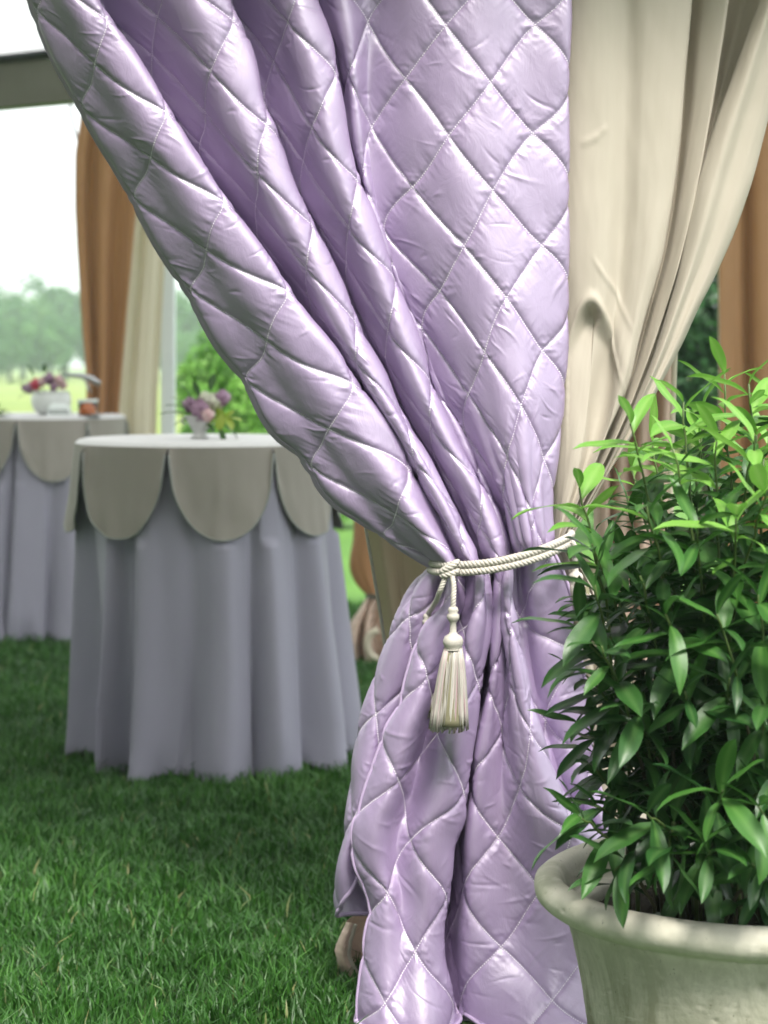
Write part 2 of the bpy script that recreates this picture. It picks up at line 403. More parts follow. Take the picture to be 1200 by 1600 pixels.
M['amber'] = simple('amber_liquid', (.70, .17, .03, 1), .15, bstr=0)
M['darkbase'] = simple('dark_tray', (.05, .05, .07, 1), .3, bstr=0)
M['steel'] = simple('dull_silver', (.45, .46, .47, 1), .35, metal=.6, bstr=.05)
M['pink'] = simple('red_pink_petals', (.55, .055, .10, 1), .5, (.62, .10, .16, 1), 30)
M['mauve'] = simple('mauve_petals', (.36, .20, .34, 1), .5, (.52, .36, .48, 1), 30)
M['plum'] = simple('plum_petals', (.26, .13, .22, 1), .5, (.40, .25, .36, 1), 30)
M['blushpetal'] = simple('pale_pink_petals', (.66, .42, .44, 1), .5, (.72, .55, .55, 1), 30)
M['whitepetal'] = simple('cream_white_petals', (.70, .70, .55, 1), .5, (.76, .76, .66, 1), 30)
M['lime'] = simple('lime_petals', (.33, .47, .06, 1), .5, (.42, .52, .10, 1), 30, trans=.2)
M['sprig'] = leaf_mat('bouquet_leaf', (.03, .085, .025, 1), (.06, .13, .04, 1), (.08, .16, .05, 1), .45, .2)
M['glass'] = None
def glass_mat():
    m, n, l, p, out = new_mat('clear_glass')
    p.inputs['Base Color'].default_value = (.97, .98, .98, 1); p.inputs['Roughness'].default_value = .03
    p.inputs['Transmission Weight'].default_value = 1; p.inputs['IOR'].default_value = 1.3
    return m
M['glass'] = glass_mat()

# ------------------------------------------------------------------ ground
def sheet_rect(name, x0, x1, y0, y1, z, m, n=2):
    xs = np.linspace(x0, x1, n); ys = np.linspace(y0, y1, n)
    P = np.stack(np.meshgrid(xs, ys, indexing='xy') + [np.full((n, n), z)], -1)
    o = link_mesh(name, mesh_np(name, P.reshape(-1, 3), grid_faces(n, n)), m)
    return tag(o, kind='structure')
sheet_rect('ground', -900, 900, -60, 1500, -.008, M['field'])
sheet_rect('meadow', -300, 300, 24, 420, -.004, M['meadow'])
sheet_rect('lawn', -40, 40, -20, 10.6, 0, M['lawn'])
sheet_rect('lit_outer_lawn', -60, 60, 10.6, 24, .0, M['lawn_lit'])

def grass():
    rng = np.random.default_rng(11); V = []; tone = []
    P = []
    for (y0, y1, dens) in ((3.25, 4.6, 16000), (4.6, 6.0, 11000), (6.0, 8.0, 7000), (8.0, 10.9, 4200)):
        xa, xb = -.193 * y1 - .45, (.22 * y1 if y1 < 8 else .16 * y1)
        k = int((xb - xa) * (y1 - y0) * dens)
        x = rng.uniform(xa, xb, k); y = rng.uniform(y0, y1, k)
        keep = (x > -.193 * y - .45) & ~((x > -.07) & (y < 4.03)) & ~((x > -.02) & (y < 4.5)) & ~((np.hypot(x - .583, y - 3.3) < .2))
        P.append(np.stack([x[keep], y[keep], np.full(keep.sum(), (y0 + y1) / 2)], 1))
    P = np.concatenate(P); n = len(P)
    clump = pnoise(P[:, 0] * 7, P[:, 1] * 7); clump2 = pnoise(P[:, 0] * 1.7 + 40, P[:, 1] * 1.7)
    h = rng.uniform(.018, .055, n) * (1 + .55 * clump + .3 * clump2)
    w = rng.uniform(.0013, .0034, n) * (1 + .10 * np.clip(P[:, 2] - 4, 0, 10))
    a = rng.uniform(0, 2 * math.pi, n) + clump * 1.5; lean = rng.uniform(.1, 1.1, n) ** 1.3 * h * 1.1
    dx, dy = np.cos(a), np.sin(a)
    wa = a + math.pi / 2 + rng.uniform(-.9, .9, n); wx, wy = np.cos(wa) * w, np.sin(wa) * w
    base = np.stack([P[:, 0], P[:, 1], np.full(n, -.002)], 1); side = np.stack([wx, wy, np.zeros(n)], 1)
    mid = base + np.stack([dx * lean * .3, dy * lean * .3, h * .62], 1)
    tip = base + np.stack([dx * lean, dy * lean, h], 1)
    VV = np.stack([base - side, base + side, mid - side * .8, mid + side * .8, tip], 1).reshape(-1, 3)
    i = np.arange(n) * 5
    Q = np.stack([i, i + 1, i + 3, i + 2], 1); T = np.stack([i + 2, i + 3, i + 4], 1)
    me = mesh_np('grass', VV, [Q, T]); 
    t = np.clip(rng.beta(2.0, 2.2, n) * .84 + .26 * clump2 + .12 * clump, 0, .9)
    t = np.where(rng.random(n) < .016, rng.uniform(.94, 1, n), t)
    set_attr(me, 'tone', np.repeat(t, 5))
    o = link_mesh('grass', me, M['grass']); tag(o, 'short green lawn grass under the tent and around it', 'grass', kind='stuff')
grass()

# ------------------------------------------------------------------ trees, bushes
def foliage_mesh(name, center, radii, n, leaf, seed, lumps=9, clump_r=.38, aspect=.55):
    rng = np.random.default_rng(seed)
    # lump centres over an ellipsoid; leaves cluster around lumps
    d = rng.normal(size=(lumps, 3)); d /= np.linalg.norm(d, axis=1)[:, None]; d[:, 2] = d[:, 2] * .9 + .08
    cc = d * rng.uniform(.45, .82, (lumps, 1)); cr = rng.uniform(.7, 1.25, lumps) * clump_r
    k = rng.integers(0, lumps, n); q = rng.normal(size=(n, 3)); q /= np.linalg.norm(q, axis=1)[:, None]
    p = cc[k] + q * (cr[k] * rng.uniform(.45, 1.0, n) ** .6)[:, None]
    inner = rng.random(n) < .12; p[inner] = rng.normal(size=(inner.sum(), 3)) * .3
    P = p * np.array(radii) + np.array(center)
    nrm = q + rng.normal(size=(n, 3)) * .6 + np.array([0, 0, .4]); nrm /= np.linalg.norm(nrm, axis=1)[:, None]
    t1 = np.cross(nrm, rng.normal(size=(n, 3))); t1 /= np.linalg.norm(t1, axis=1)[:, None]; t2 = np.cross(nrm, t1)
    s = (leaf * rng.uniform(.6, 1.3, n))[:, None]
    V = np.stack([P - t1 * s, P + t2 * s * aspect, P + t1 * s, P - t2 * s * aspect], 1).reshape(-1, 3)
    i = np.arange(n) * 4; Q = np.stack([i, i + 1, i + 2, i + 3], 1)
    me = mesh_np(name, V, Q, False)
    tn = np.clip(.5 + .35 * (rng.random(lumps)[k] - .5) * 2 + rng.normal(size=n) * .15, 0, 1)
    set_attr(me, 'tone', np.repeat(tn, 4))
    return me

def limbs(name, h, r, reach, seed):
    rng = np.random.default_rng(seed); b = MB()
    tr = np.array([[0, 0, -.05], [r * .4, 0, h * .3], [-r * .3, r * .3, h * .6], [0, 0, h]])
    t = np.linspace(0, 1, 8); b.tube(herm(t, np.linspace(0, 1, 4), tr), r * (1.15 - .8 * t), 8)
    for k in range(6):
        a = k * 2.4 + rng.uniform(-.3, .3); z0 = h * rng.uniform(.4, .85)
        e = np.array([math.cos(a) * reach, math.sin(a) * reach, z0 + reach * rng.uniform(.4, .9)])
        s = np.array([0, 0, z0]); mdl = (s + e) / 2 + np.array([0, 0, -.1 * reach])
        b.tube(herm(np.linspace(0, 1, 5), [0, .5, 1], np.array([s, mdl, e])), np.linspace(r * .42, r * .1, 5), 6)
    return b.mesh(name)

TREE = []
for v in range(3):
    TREE.append((foliage_mesh('crown', (0, 0, 5.3 - v * .2), (3.9 + .5 * v, 3.4, 5.4), 3600, .34, 40 + v, 14 + 2 * v, .36), limbs('trunk', 5.5, .28, 2.2, 60 + v)))
def tree(px, top, d, v, label, sx=1.0, group='trees at the far edge of the meadow'):
    ztop = CAMZ - (top - HY) / FPX * d; s = ztop / 10.9
    r = empty('meadow_tree', (float((px - 600) / FPX * d), d, 0), label, 'tree', group, rz=px * .37)
    r.scale = (s * sx, s * sx, s)
    link_mesh('crown', TREE[v][0], M['tree'], r); link_mesh('trunk', TREE[v][1], M['bark'], r)
TL = ['hazy green tree beyond the meadow, cut by the left edge of the photo', 'rounded hazy tree beyond the meadow, second from the left edge', 'tall hazy tree beyond the meadow, just left of the brown tied drape',
      'far hazy tree behind the brown tied drape', 'far hazy tree behind the ivory half of the tied drape', 'hazy green tree between the white tent post and the lilac curtain',
      'low hazy tree over the bright bush by the lilac curtain']
for k, (px, top, d, v, sx) in enumerate([(-30, 412, 168, 0, 1.2), (35, 432, 176, 1, 1.15), (100, 405, 186, 2, 1.3), (165, 425, 178, 0, 1.2), (228, 432, 170, 1, 1.15), (292, 428, 176, 2, 1.25), (355, 445, 182, 0, 1.2)]):
    tree(px, top, d, v, TL[k], sx)
for k, (px, top, d, v, sx, lab) in enumerate([(-100, 420, 180, 1, 1.3, 'far hazy tree beyond the meadow, outside the left edge'), (425, 440, 175, 1, 1.3, 'far hazy tree hidden behind the lilac curtain'),
        (15, 470, 150, 2, 1.1, 'lower tree in front of the hazy tree row, near the left edge'), (80, 480, 152, 0, 1.2, 'lower tree in front of the hazy tree row, left of the brown tied drape'),
        (300, 500, 150, 1, 1.2, 'lower hazy tree behind the bright bush, right of the white post')]):
    tree(px, top, d, v, lab, sx)

def bush(name, px, d, w, h, n, leaf, m, label, cat='bush', seed=5, lumps=16, trunk=True, z0=0.0, clump=.36):
    X = float((px - 600) / FPX * d)
    r = empty(name, (X, d, 0), label, cat)
    me = foliage_mesh('crown', (0, 0, z0 + (h - z0) * .49), (w / 2, w / 2 * .8, (h - z0) * .54), n, leaf, seed, lumps, clump)
    link_mesh('crown', me, m, r)
    if trunk: link_mesh('trunk', limbs('trunk', h * .4, .02 * h + .005, w * .2, seed), M['bark'], r)
bush('leafy_bush', 352, 16.2, .86, 1.66, 6500, .034, M['bush'], 'bright green leafy bush on the lawn behind the near round table', seed=3, lumps=18)
bush('leafy_bush', 455, 16.6, 1.0, 1.35, 5200, .034, M['bush'], 'bright green bush behind the near table, mostly hidden by the lilac curtain', seed=8)
bush('leafy_bush', 532, 16.0, .62, .62, 3600, .03, M['bush'], 'low green shrub on the lawn between the near table and the curtain', seed=9, trunk=True)
bush('evergreen_tree', 1105, 14.0, 1.5, 4.4, 9000, .05, M['evergreen'], 'dark evergreen tree seen between the cream curtain and the right brown drape', 'tree', seed=21, lumps=26, clump=.3)
bush('evergreen_tree', 960, 15.0, 1.6, 2.2, 5000, .05, M['evergreen'], 'dark green tree mostly hidden behind the cream curtain', 'tree', seed=22, lumps=20)

# unseen trees added left of and behind the camera to block sky light
WV = []
for k, (x, y, hgt, w) in enumerate([(-9.5, 7.5, 11, 4.0), (-9.0, 1.5, 13, 4.4), (-8.5, -4.5, 14, 4.6), (-5.0, -9.5, 14, 4.6), (.5, -12, 12, 4.2)]):
    me = foliage_mesh('shade_trees', (x, y, hgt * .52), (w, w, hgt * .52), 5200, .42, 300 + k, 22, .36)
    n_ = len(me.vertices); co = np.empty(n_ * 3, np.float32); me.vertices.foreach_get('co', co); tn = np.empty(n_, np.float32); me.attributes['tone'].data.foreach_get('value', tn)
    WV.append((co.reshape(-1, 3), tn)); bpy.data.meshes.remove(me)
wco = np.concatenate([w[0] for w in WV]); i = np.arange(len(wco) // 4) * 4
me = mesh_np('shade_trees', wco, np.stack([i, i + 1, i + 2, i + 3], 1), False); set_attr(me, 'tone', np.concatenate([w[1] for w in WV]))
tag(link_mesh('shade_trees', me, M['evergreen']), kind='stuff')

# ------------------------------------------------------------------ sheets of cloth
def sheet(cols, D0, nu, nv, nt=48, urows=(.35, .85), zmin=None):
    """cols: list of (path [(px,py)..], depth [(t,dz)..]); the cloth runs through the columns in order.
    Returns positions, unit normals, cloth u (nu), cloth v (nv,nu), u at each column."""
    tt = np.linspace(0, 1, nt); K = len(cols); G = np.zeros((nt, K, 3)); vv = np.zeros((nt, K))
    for k, (path, dep) in enumerate(cols):
        p = np.array(path, float); s = np.concatenate([[0], np.cumsum(np.linalg.norm(np.diff(p, axis=0), axis=1))])
        fine = herm(np.linspace(0, s[-1], 300), s, p)
        s2 = np.concatenate([[0], np.cumsum(np.linalg.norm(np.diff(fine, axis=0), axis=1))]); s2 /= s2[-1]
        px = np.interp(tt, s2, fine[:, 0]); py = np.interp(tt, s2, fine[:, 1])
        dd = np.array(dep, float)
        dz = herm(tt, dd[:, 0], dd[:, 1]) if len(dd) > 1 else np.full(nt, dd[0, 1])
        d = D0 + dz
        G[:, k, 0] = (px - 600) / FPX * d; G[:, k, 1] = d; G[:, k, 2] = CAMZ - (py - HY) / FPX * d
        vv[:, k] = np.concatenate([[0], np.cumsum(np.linalg.norm(np.diff(G[:, k], axis=0), axis=1))])
    r0, r1 = int(urows[0] * nt), max(int(urows[1] * nt), int(urows[0] * nt) + 1)
    seg = np.linalg.norm(np.diff(G[r0:r1], axis=1), axis=2).mean(0)
    uk = np.concatenate([[0], np.cumsum(seg)])
    u = np.linspace(0, uk[-1], nu)
    A = herm(u, uk, G.transpose(1, 0, 2)).transpose(1, 0, 2)      # nt,nu,3
    Av = herm(u, uk, vv.T).T
    P = herm(np.linspace(0, 1, nv), tt, A); v = herm(np.linspace(0, 1, nv), tt, Av)
    if zmin is not None: P[..., 2] = np.maximum(P[..., 2], zmin)
    return P, normals(P), u, v, uk

def normals(P):
    du = np.gradient(P, axis=1); dv = np.gradient(P, axis=0); N = np.cross(du, -dv)
    L = np.linalg.norm(N, axis=2); 
    N /= np.maximum(L, 1e-9)[..., None]
    # soften
    for _ in range(2):
        N[1:-1] = N[1:-1] * .5 + (N[:-2] + N[2:]) * .25
        N[:, 1:-1] = N[:, 1:-1] * .5 + (N[:, :-2] + N[:, 2:]) * .25
    N /= np.maximum(np.linalg.norm(N, axis=2), 1e-9)[..., None]
    return N

def shift_path(path, dx, dy=0): return [(x + dx, y + dy) for x, y in path]
def blend(a, b, w, n=16):
    """path between two paths, matched by length fraction"""
    def rs(p):
        p = np.array(p, float); s = np.concatenate([[0], np.cumsum(np.linalg.norm(np.diff(p, axis=0), axis=1))])
        return herm(np.linspace(0, s[-1], n), s, p)
    A, B = rs(a), rs(b); w = np.interp(np.linspace(0, 1, n), [0, 1], [w, w]) if np.isscalar(w) else np.interp(np.linspace(0, 1, n), np.linspace(0, 1, len(w)), w)
    R = A * (1 - w[:, None]) + B * w[:, None]
    return [tuple(r) for r in R]

UH, VH = .0885, .109          # half width and half height of one quilt diamond, metres
def project(P):
    return 600 + P[..., 0] / P[..., 1] * FPX, HY + (CAMZ - P[..., 2]) / P[..., 1] * FPX

def quilt(P, N, u, v, phase_px, amp=.0092, half=False, seed=0, fade=None, dens=150):
    """puff the diamonds out of the sheet; phase_px is a photo point that lies on a crossing of two seams"""
    px, py = project(P); U = np.broadcast_to(u[None, :], v.shape)
    facing = N[..., 1] < -.15
    dist = np.hypot(px - phase_px[0], py - phase_px[1]) + np.where(facing, 0, 1e4)
    i = np.unravel_index(np.argmin(dist), dist.shape); u0, v0 = U[i], v[i]
    uu, vw = U - u0, v - v0
    wu = uu + .010 * pnoise(uu * 5 + seed, vw * 5); wv = vw + .010 * pnoise(uu * 5, vw * 5 + 31 + seed)
    a = (wu / UH + wv / VH) / 2; b = (wu / UH - wv / VH) / 2
    da = np.abs(a - np.round(a)); db = np.abs(b - np.round(b))
    f = lambda d: 1 - np.exp(-d / .034)
    dome = np.clip(4 * da * (1 - da), 0, 1) * np.clip(4 * db * (1 - db), 0, 1)
    h = amp * f(da) * f(db) * (.60 + .45 * dome)
    # puckers running away from each seam
    ia, ib = np.round(a), np.round(b)
    pa = pnoise(b * 8 + ia * 7.3 + seed, a * 1.6 + 5); pb = pnoise(a * 8 + ib * 5.1 + seed + 17, b * 1.6 + 9)
    pa2 = pnoise(b * 19 + ia * 3.3, a * 4); pb2 = pnoise(a * 19 + ib * 4.7, b * 4 + 3)
    g = lambda d: np.exp(-d / .11) * (1 - np.exp(-d / .03))
    h += .0022 * (g(da) * pa + g(db) * pb) + .0013 * (g(da) * pa2 + g(db) * pb2)
    vx = np.exp(-((da / .16) ** 2 + (db / .16) ** 2))
    h += .0030 * vx * pnoise(vw * 95 + ia * 3.1 + seed, uu * 14 + ib * 2.3) * (f(da) * f(db))
    q3 = pnoise(uu * 10 + 3, vw * 8 + seed); q4 = pnoise(uu * 22 + seed, vw * 14 + 7)
    h += .0024 * q3 + .0009 * q4
    # short soft creases in the satin, each its own length, lie and depth
    rc = np.random.default_rng(seed + 100); vm = np.median(vw, axis=1); um = u - u0
    for _ in range(int((um[-1] - um[0]) * (vm[-1] - vm[0]) * dens)):
        cu, cv = rc.uniform(um[0], um[-1]), rc.uniform(vm[0], vm[-1]); ang = rc.normal(.35, .6) * rc.choice([-1, 1]); ll = rc.uniform(.008, .036); ww = rc.uniform(.002, .0048); aa = rc.uniform(.0005, .0018) * rc.choice([-1, 1])
        j0, j1 = np.searchsorted(um, [cu - ll * 1.8, cu + ll * 1.8]); vc = vw[:, min((j0 + j1) // 2, len(um) - 1)]
        i0, i1 = np.searchsorted(vc, [cv - ll * 2.2, cv + ll * 2.2])
        if i1 - i0 < 3 or j1 - j0 < 3: continue
        sl_ = (slice(i0, i1), slice(j0, j1)); du_, dv_ = uu[sl_] - cu, vw[sl_] - cv
        s_ = du_ * math.cos(ang) + dv_ * math.sin(ang); t_ = -du_ * math.sin(ang) + dv_ * math.cos(ang) + rc.uniform(-6, 6) * s_ ** 2
        wv_ = ww * (1 + .5 * s_ / ll)
        h[sl_] += aa * np.exp(-(s_ / ll) ** 2) * np.exp(-(t_ / np.maximum(wv_, .001)) ** 2) * (f(da) * f(db))[sl_]
    if fade is not None: h *= fade
    Q = P + N * h[..., None]
    return Q, a, b

def seam_stitches(P, N, a, b, step=.0052, ln=.0034):
    """little thread dashes lying on every seam, as one mesh"""
    nv, nu = a.shape; mb_v = []
    segs = []
    for F_ in (a, b):
        # crossings of integer levels along rows
        lo, hi = F_[:, :-1], F_[:, 1:]
        k = np.round((lo + hi) / 2); cross = (np.minimum(lo, hi) <= k) & (np.maximum(lo, hi) > k) & (np.abs(hi - lo) > 1e-6)
        r, c = np.nonzero(cross)
        t = (k[r, c] - lo[r, c]) / (hi[r, c] - lo[r, c])
        p = P[r, c] * (1 - t)[:, None] + P[r, c + 1] * t[:, None]; n_ = N[r, c]
        # chain per seam id and row
        key = k[r, c].astype(int)
        for s in np.unique(key):
            m = key == s; rr = r[m]; pp = p[m]; nn = n_[m]; o = np.argsort(rr, kind='stable'); rr, pp, nn = rr[o], pp[o], nn[o]
            if len(rr) < 4: continue
            L = np.linalg.norm(np.diff(pp, axis=0), axis=1); brk = (np.diff(rr) != 1) | (L > .012)
            st = 0
            for e in list(np.nonzero(brk)[0] + 1) + [len(rr)]:
                q = pp[st:e]; qn = nn[st:e]; st = e
                if len(q) < 4: continue
                sl = np.concatenate([[0], np.cumsum(np.linalg.norm(np.diff(q, axis=0), axis=1))])
                s0 = np.arange(0, sl[-1] - ln, step)
                A = np.stack([np.interp(s0, sl, q[:, j]) for j in range(3)], 1); B = np.stack([np.interp(s0 + ln, sl, q[:, j]) for j in range(3)], 1)
                NN = np.stack([np.interp(s0, sl, qn[:, j]) for j in range(3)], 1)
                segs.append((A, B, NN))
    A = np.concatenate([s[0] for s in segs]); B = np.concatenate([s[1] for s in segs]); NN = np.concatenate([s[2] for s in segs])
    T = B - A; T /= np.linalg.norm(T, axis=1)[:, None] + 1e-9; S = np.cross(T, NN); S /= np.linalg.norm(S, axis=1)[:, None] + 1e-9
    w = .0010; up = NN * .0019
    V = np.stack([A - S * w, A + S * w, (A + B) / 2 - S * w + up, (A + B) / 2 + S * w + up, B - S * w, B + S * w], 1).reshape(-1, 3)
    i = np.arange(len(A)) * 6
    Q = np.concatenate([np.stack([i, i + 1, i + 3, i + 2], 1), np.stack([i + 2, i + 3, i + 5, i + 4], 1)])
    return V, Q

def curve_at(P, N, u, uval, off=0.0, step=3):
    j = np.interp(uval, u, np.arange(len(u))); j0 = int(min(max(math.floor(j), 0), len(u) - 2)); t = j - j0
    c = P[:, j0] * (1 - t) + P[:, j0 + 1] * t + (N[:, j0]) * off
    return c[::step]

# ------------------------------------------------------------------ the lilac quilted curtain
E0 = [(-92, -545), (-55, -360), (-12, -170), (52, 0), (75, 56), (109, 127), (150, 199), (187, 259), (217, 319), (262, 397), (292, 442), (337, 521), (386, 592), (408, 629), (437, 675), (471, 706), (500, 748), (530, 783), (570, 812), (617, 846), (660, 872), (684, 884)]
AE = [(30, -545), (62, -360), (98, -170), (141, 0), (184, 67), (255, 180), (289, 240), (330, 300), (375, 367), (440, 458), (474, 510), (521, 571), (552, 618), (583, 658), (606, 690), (650, 775), (690, 836), (714, 882)]
BE = [(250, -545), (280, -360), (312, -170), (350, 0), (382, 77), (403, 160), (427, 213), (450, 283), (487, 360), (530, 447), (567, 533), (596, 587), (629, 654), (656, 702), (683, 750), (708, 796), (728, 840), (744, 878)]
CE = [(425, -545), (440, -360), (460, -170), (487, 0), (513, 70), (525, 130), (535, 200), (548, 255), (563, 300), (583, 355), (617, 447), (634, 495), (654, 546), (671, 604), (692, 652), (721, 712), (746, 755), (769, 806), (780, 842), (788, 868)]
VD = [(555, -545), (560, -360), (566, -170), (573, 0), (575, 167), (582, 290), (602, 372), (633, 452), (665, 530), (700, 620), (738, 700), (768, 765), (790, 820), (800, 866)]
RD = [(890, -545), (890, -360), (889, -170), (888, 0), (886, 150), (885, 380), (882, 560), (872, 680), (860, 770), (856, 810), (862, 856)]

def dp(*v):  # depths at t = 0, .45, .8, 1
    ts = [0, .45, .8, 1][:len(v)] if len(v) > 1 else [0]
    return list(zip(ts, v))
UC = [
    (shift_path(E0, 30), dp(.085, .085, .08, .06)),
    (E0, dp(.075, .08, .065, .025)),
    (blend(E0, AE, [.35, .35, .35, .33]), dp(.028, .03, .025, -.012)),
    (blend(E0, AE, .80), dp(-.018, -.02, -.02, -.045)),
    (AE, dp(-.02, -.02, -.018, -.02)),
    (shift_path(AE, -8), dp(.09, .10, .08, .03)),
    (shift_path(AE, 12), dp(.17, .18, .14, .06)),
    (blend(AE, BE, [.42, .40, .40, .3]), dp(.07, .075, .055, .02)),
    (blend(AE, BE, .80), dp(-.025, -.025, -.02, -.05)),
    (BE, dp(-.01, -.01, -.0, -.025)),
    (shift_path(BE, -8), dp(.10, .10, .075, .03)),
    (shift_path(BE, 9), dp(.16, .165, .125, .055)),
    (blend(BE, CE, [.44, .44, .42, .3]), dp(.075, .075, .05, .02)),
    (blend(BE, CE, .82), dp(.005, .0, -.01, -.05)),
    (CE, dp(.025, .02, .01, -.03)),
    (shift_path(CE, -6), dp(.10, .09, .07, .02)),
    (shift_path(CE, 8), dp(.13, .125, .10, .045)),
    (blend(CE, VD, [.55, .55, .6, .5]), dp(.055, .05, .07, .02)),
    (VD, dp(.085, .085, .065, .045)),
    (blend(VD, RD, [.22, .22, .24, .2]), dp(.03, .028, .01, -.02)),
    (blend(VD, RD, .50), dp(.0, -.005, -.03, -.05)),
    (blend(VD, RD, .78), dp(.01, .01, -.015, -.03)),
    (RD, dp(.02, .02, .03, .02)),
    (shift_path(RD, -14), dp(.045, .045, .05, .045)),
]
curtain = empty('quilted_curtain', at(770, 1597, 4.0), 'lilac satin curtain quilted in diamonds, tied back with a cream cord', 'curtain')
D0 = 4.0
P, N, u, v, uk = sheet(UC, D0, 800, 860, urows=(.28, .5))
tv = np.linspace(0, 1, P.shape[0])[:, None]
gath = np.exp(-(1 - tv) / .07) * np.clip((1 - tv) / .012, 0, 1)
P = P + N * (.006 * gath * np.cos(2 * np.pi * u[None, :] / .062 + 3 * pnoise(u[None, :] * 6, tv * 4)))[..., None]; N = normals(P)
Q1, a1, b1 = quilt(P, N, u, v, (770, 298), seed=2, fade=np.where(tv < .9, 1, 1 - (tv - .9) * 4) * np.clip((u[-1] - u[None, :]) / .05, .25, 1))
nq = normals(Q1)
b = MB(); b.grid(Q1); b.build('quilted_drape', M['satin'], curtain)
V, Q = seam_stitches(Q1, nq, a1, b1); b = MB(); b.add(V, Q); tag(b.build('stitching', M['thread'], curtain), kind='stuff')
b = MB(); b.tube(curve_at(Q1, nq, u, uk[1], .001), .0042, 8); b.build('edge_piping', M['piping'], curtain)
# narrow binding turned behind the leading edge
e = curve_at(Q1, nq, u, uk[1], 0); bd = np.stack([e + np.array([-.004, .004, 0]), e + np.array([-.012, .010, -.004]), e + np.array([-.010, .020, -.006]), e + np.array([.004, .03, 0])], 1)
b = MB(); b.grid(bd); b.build('edge_binding', M['piping'], curtain)

# below the cord
S_ = [(686, 884), (664, 897), (648, 916), (629, 955), (608, 1005), (587, 1063), (571, 1113), (554, 1197), (545, 1275), (541, 1324), (530, 1369), (527, 1405), (532, 1428)]
PE = [(700, 890), (698, 925), (690, 950), (672, 972), (655, 1000), (644, 1047), (629, 1097), (604, 1147), (590, 1197), (570, 1249), (556, 1288), (554, 1322), (561, 1352), (574, 1380), (581, 1408), (579, 1442), (572, 1485), (567, 1537), (562, 1585), (556, 1660)]
FE = [(760, 886), (760, 947), (752, 1020), (746, 1070), (738, 1120), (729, 1180), (724, 1237), (717, 1280), (702, 1312), (697, 1360), (694, 1410), (686, 1450), (686, 1500), (697, 1540), (706, 1585), (716, 1680)]
HL = [(776, 882), (776, 950), (770, 1040), (758, 1110), (742, 1180), (736, 1240), (730, 1290), (722, 1360), (720, 1420), (716, 1480), (716, 1540), (722, 1680)]
GE = [(790, 878), (788, 940), (780, 1020), (777, 1080), (772, 1130), (765, 1190), (760, 1240), (755, 1300), (752, 1380), (750, 1460), (750, 1540), (752, 1690)]
HE = [(796, 876), (794, 917), (804, 988), (817, 1047), (827, 1092), (850, 1172), (868, 1222), (896, 1268), (925, 1300), (955, 1345), (975, 1410), (990, 1490), (1000, 1560), (1010, 1690)]
RE = [(862, 858), (880, 900), (898, 967), (907, 1030), (916, 1108), (927, 1200), (942, 1262), (961, 1307), (990, 1370), (1010, 1440), (1030, 1520), (1040, 1600)]
LC = [
    (shift_path(S_, 52), dp(.12, .19, .20, .20)),
    (shift_path(S_, 14), dp(.08, .14, .15, .15)),
    (S_, dp(.04, .09, .10, .10)),
    (blend(S_, PE[:13], [.45, .5, .5, .45]), dp(.00, .045, .045, .05)),
    (blend(S_, PE[:13], [.9, 1.0, 1.05, 1.1]), dp(.01, .055, .06, .08)),
    (shift_path(PE, 26), dp(.02, .045, .06, .07)),
    (shift_path(PE, 6), dp(.01, .012, .02, .03)),
    (PE, dp(-.02, -.02, -.02, -.03)),
    (blend(PE, FE, [.25, .22, .2, .22]), dp(-.045, -.055, -.06, -.13)),
    (blend(PE, FE, [.45, .45, .44, .5]), dp(.045, .012, -.062, -.15)),
    (blend(PE, FE, [.8, .78, .78, .8]), dp(-.05, -.065, -.07, -.14)),
    (FE, dp(-.03, -.03, -.035, -.05)),
    (shift_path(FE, -6), dp(.02, .05, .06, .05)),
    (shift_path(FE, 9), dp(.06, .16, .17, .12)),
    (HL, dp(.05, .06, .07, .03)),
    (blend(HL, GE, [.5, .6, .6, .6]), dp(-.03, -.01, -.005, -.03)),
    (GE, dp(-.02, -.0, -.015, -.05)),
    (blend(GE, HE, [.25, .22, .2, .25]), dp(.01, .012, -.03, -.2)),
    (blend(GE, HE, [.6, .6, .55, .55]), dp(-.03, -.055, -.06, -.24)),
    (blend(GE, HE, [.88, .86, .86, .88]), dp(-.04, -.055, -.05, -.2)),
    (HE, dp(-.01, -.02, -.01, -.03)),
    (shift_path(HE, -5), dp(.03, .05, .04, .02)),
    (shift_path(HE, 12), dp(.05, .085, .08, .06)),
    (blend(HE, RE, [.6, .55, .6, .6]), dp(.02, .055, .05, .03)),
    (RE, dp(.04, .07, .07, .05)),
]
P, N, u, v, uk2 = sheet(LC, D0, 700, 400, urows=(.4, .8), zmin=.006)
tv = np.linspace(0, 1, P.shape[0])[:, None]
gath = np.exp(-tv / .16) * (1 - np.exp(-tv / .02)); uu_ = u[None, :] + .012 * pnoise(u[None, :] * 9, tv * 3)
P = P + N * (.0085 * gath * np.cos(2 * np.pi * uu_ / .058 + 2.5 * pnoise(u[None, :] * 6 + 4, tv * 2)))[..., None]; N = normals(P)
Q2, a2, b2 = quilt(P, N, u, v, (777, 1307), amp=.0095, seed=9, dens=300, fade=np.clip(.35 + tv * 6, 0, 1))
Q2[..., 2] = np.maximum(Q2[..., 2], .004)
nq2 = normals(Q2)
b = MB(); b.grid(Q2); b.build('quilted_skirt', M['satin'], curtain)
V, Q = seam_stitches(Q2, nq2, a2, b2); b = MB(); b.add(V, Q); tag(b.build('stitching', M['thread'], curtain), kind='stuff')
b = MB(); b.tube(curve_at(Q2, nq2, u, uk2[7], .0005), .0034, 8); b.build('edge_piping', M['piping'], curtain)
b = MB(); b.tube(curve_at(Q2, nq2, u, uk2[24], .001), .0035, 8); b.build('edge_piping', M['piping'], curtain)
b = MB(); hem = Q2[-1, ::2]; b.tube(hem, .0045, 6); b.build('hem_binding', M['piping'], curtain)

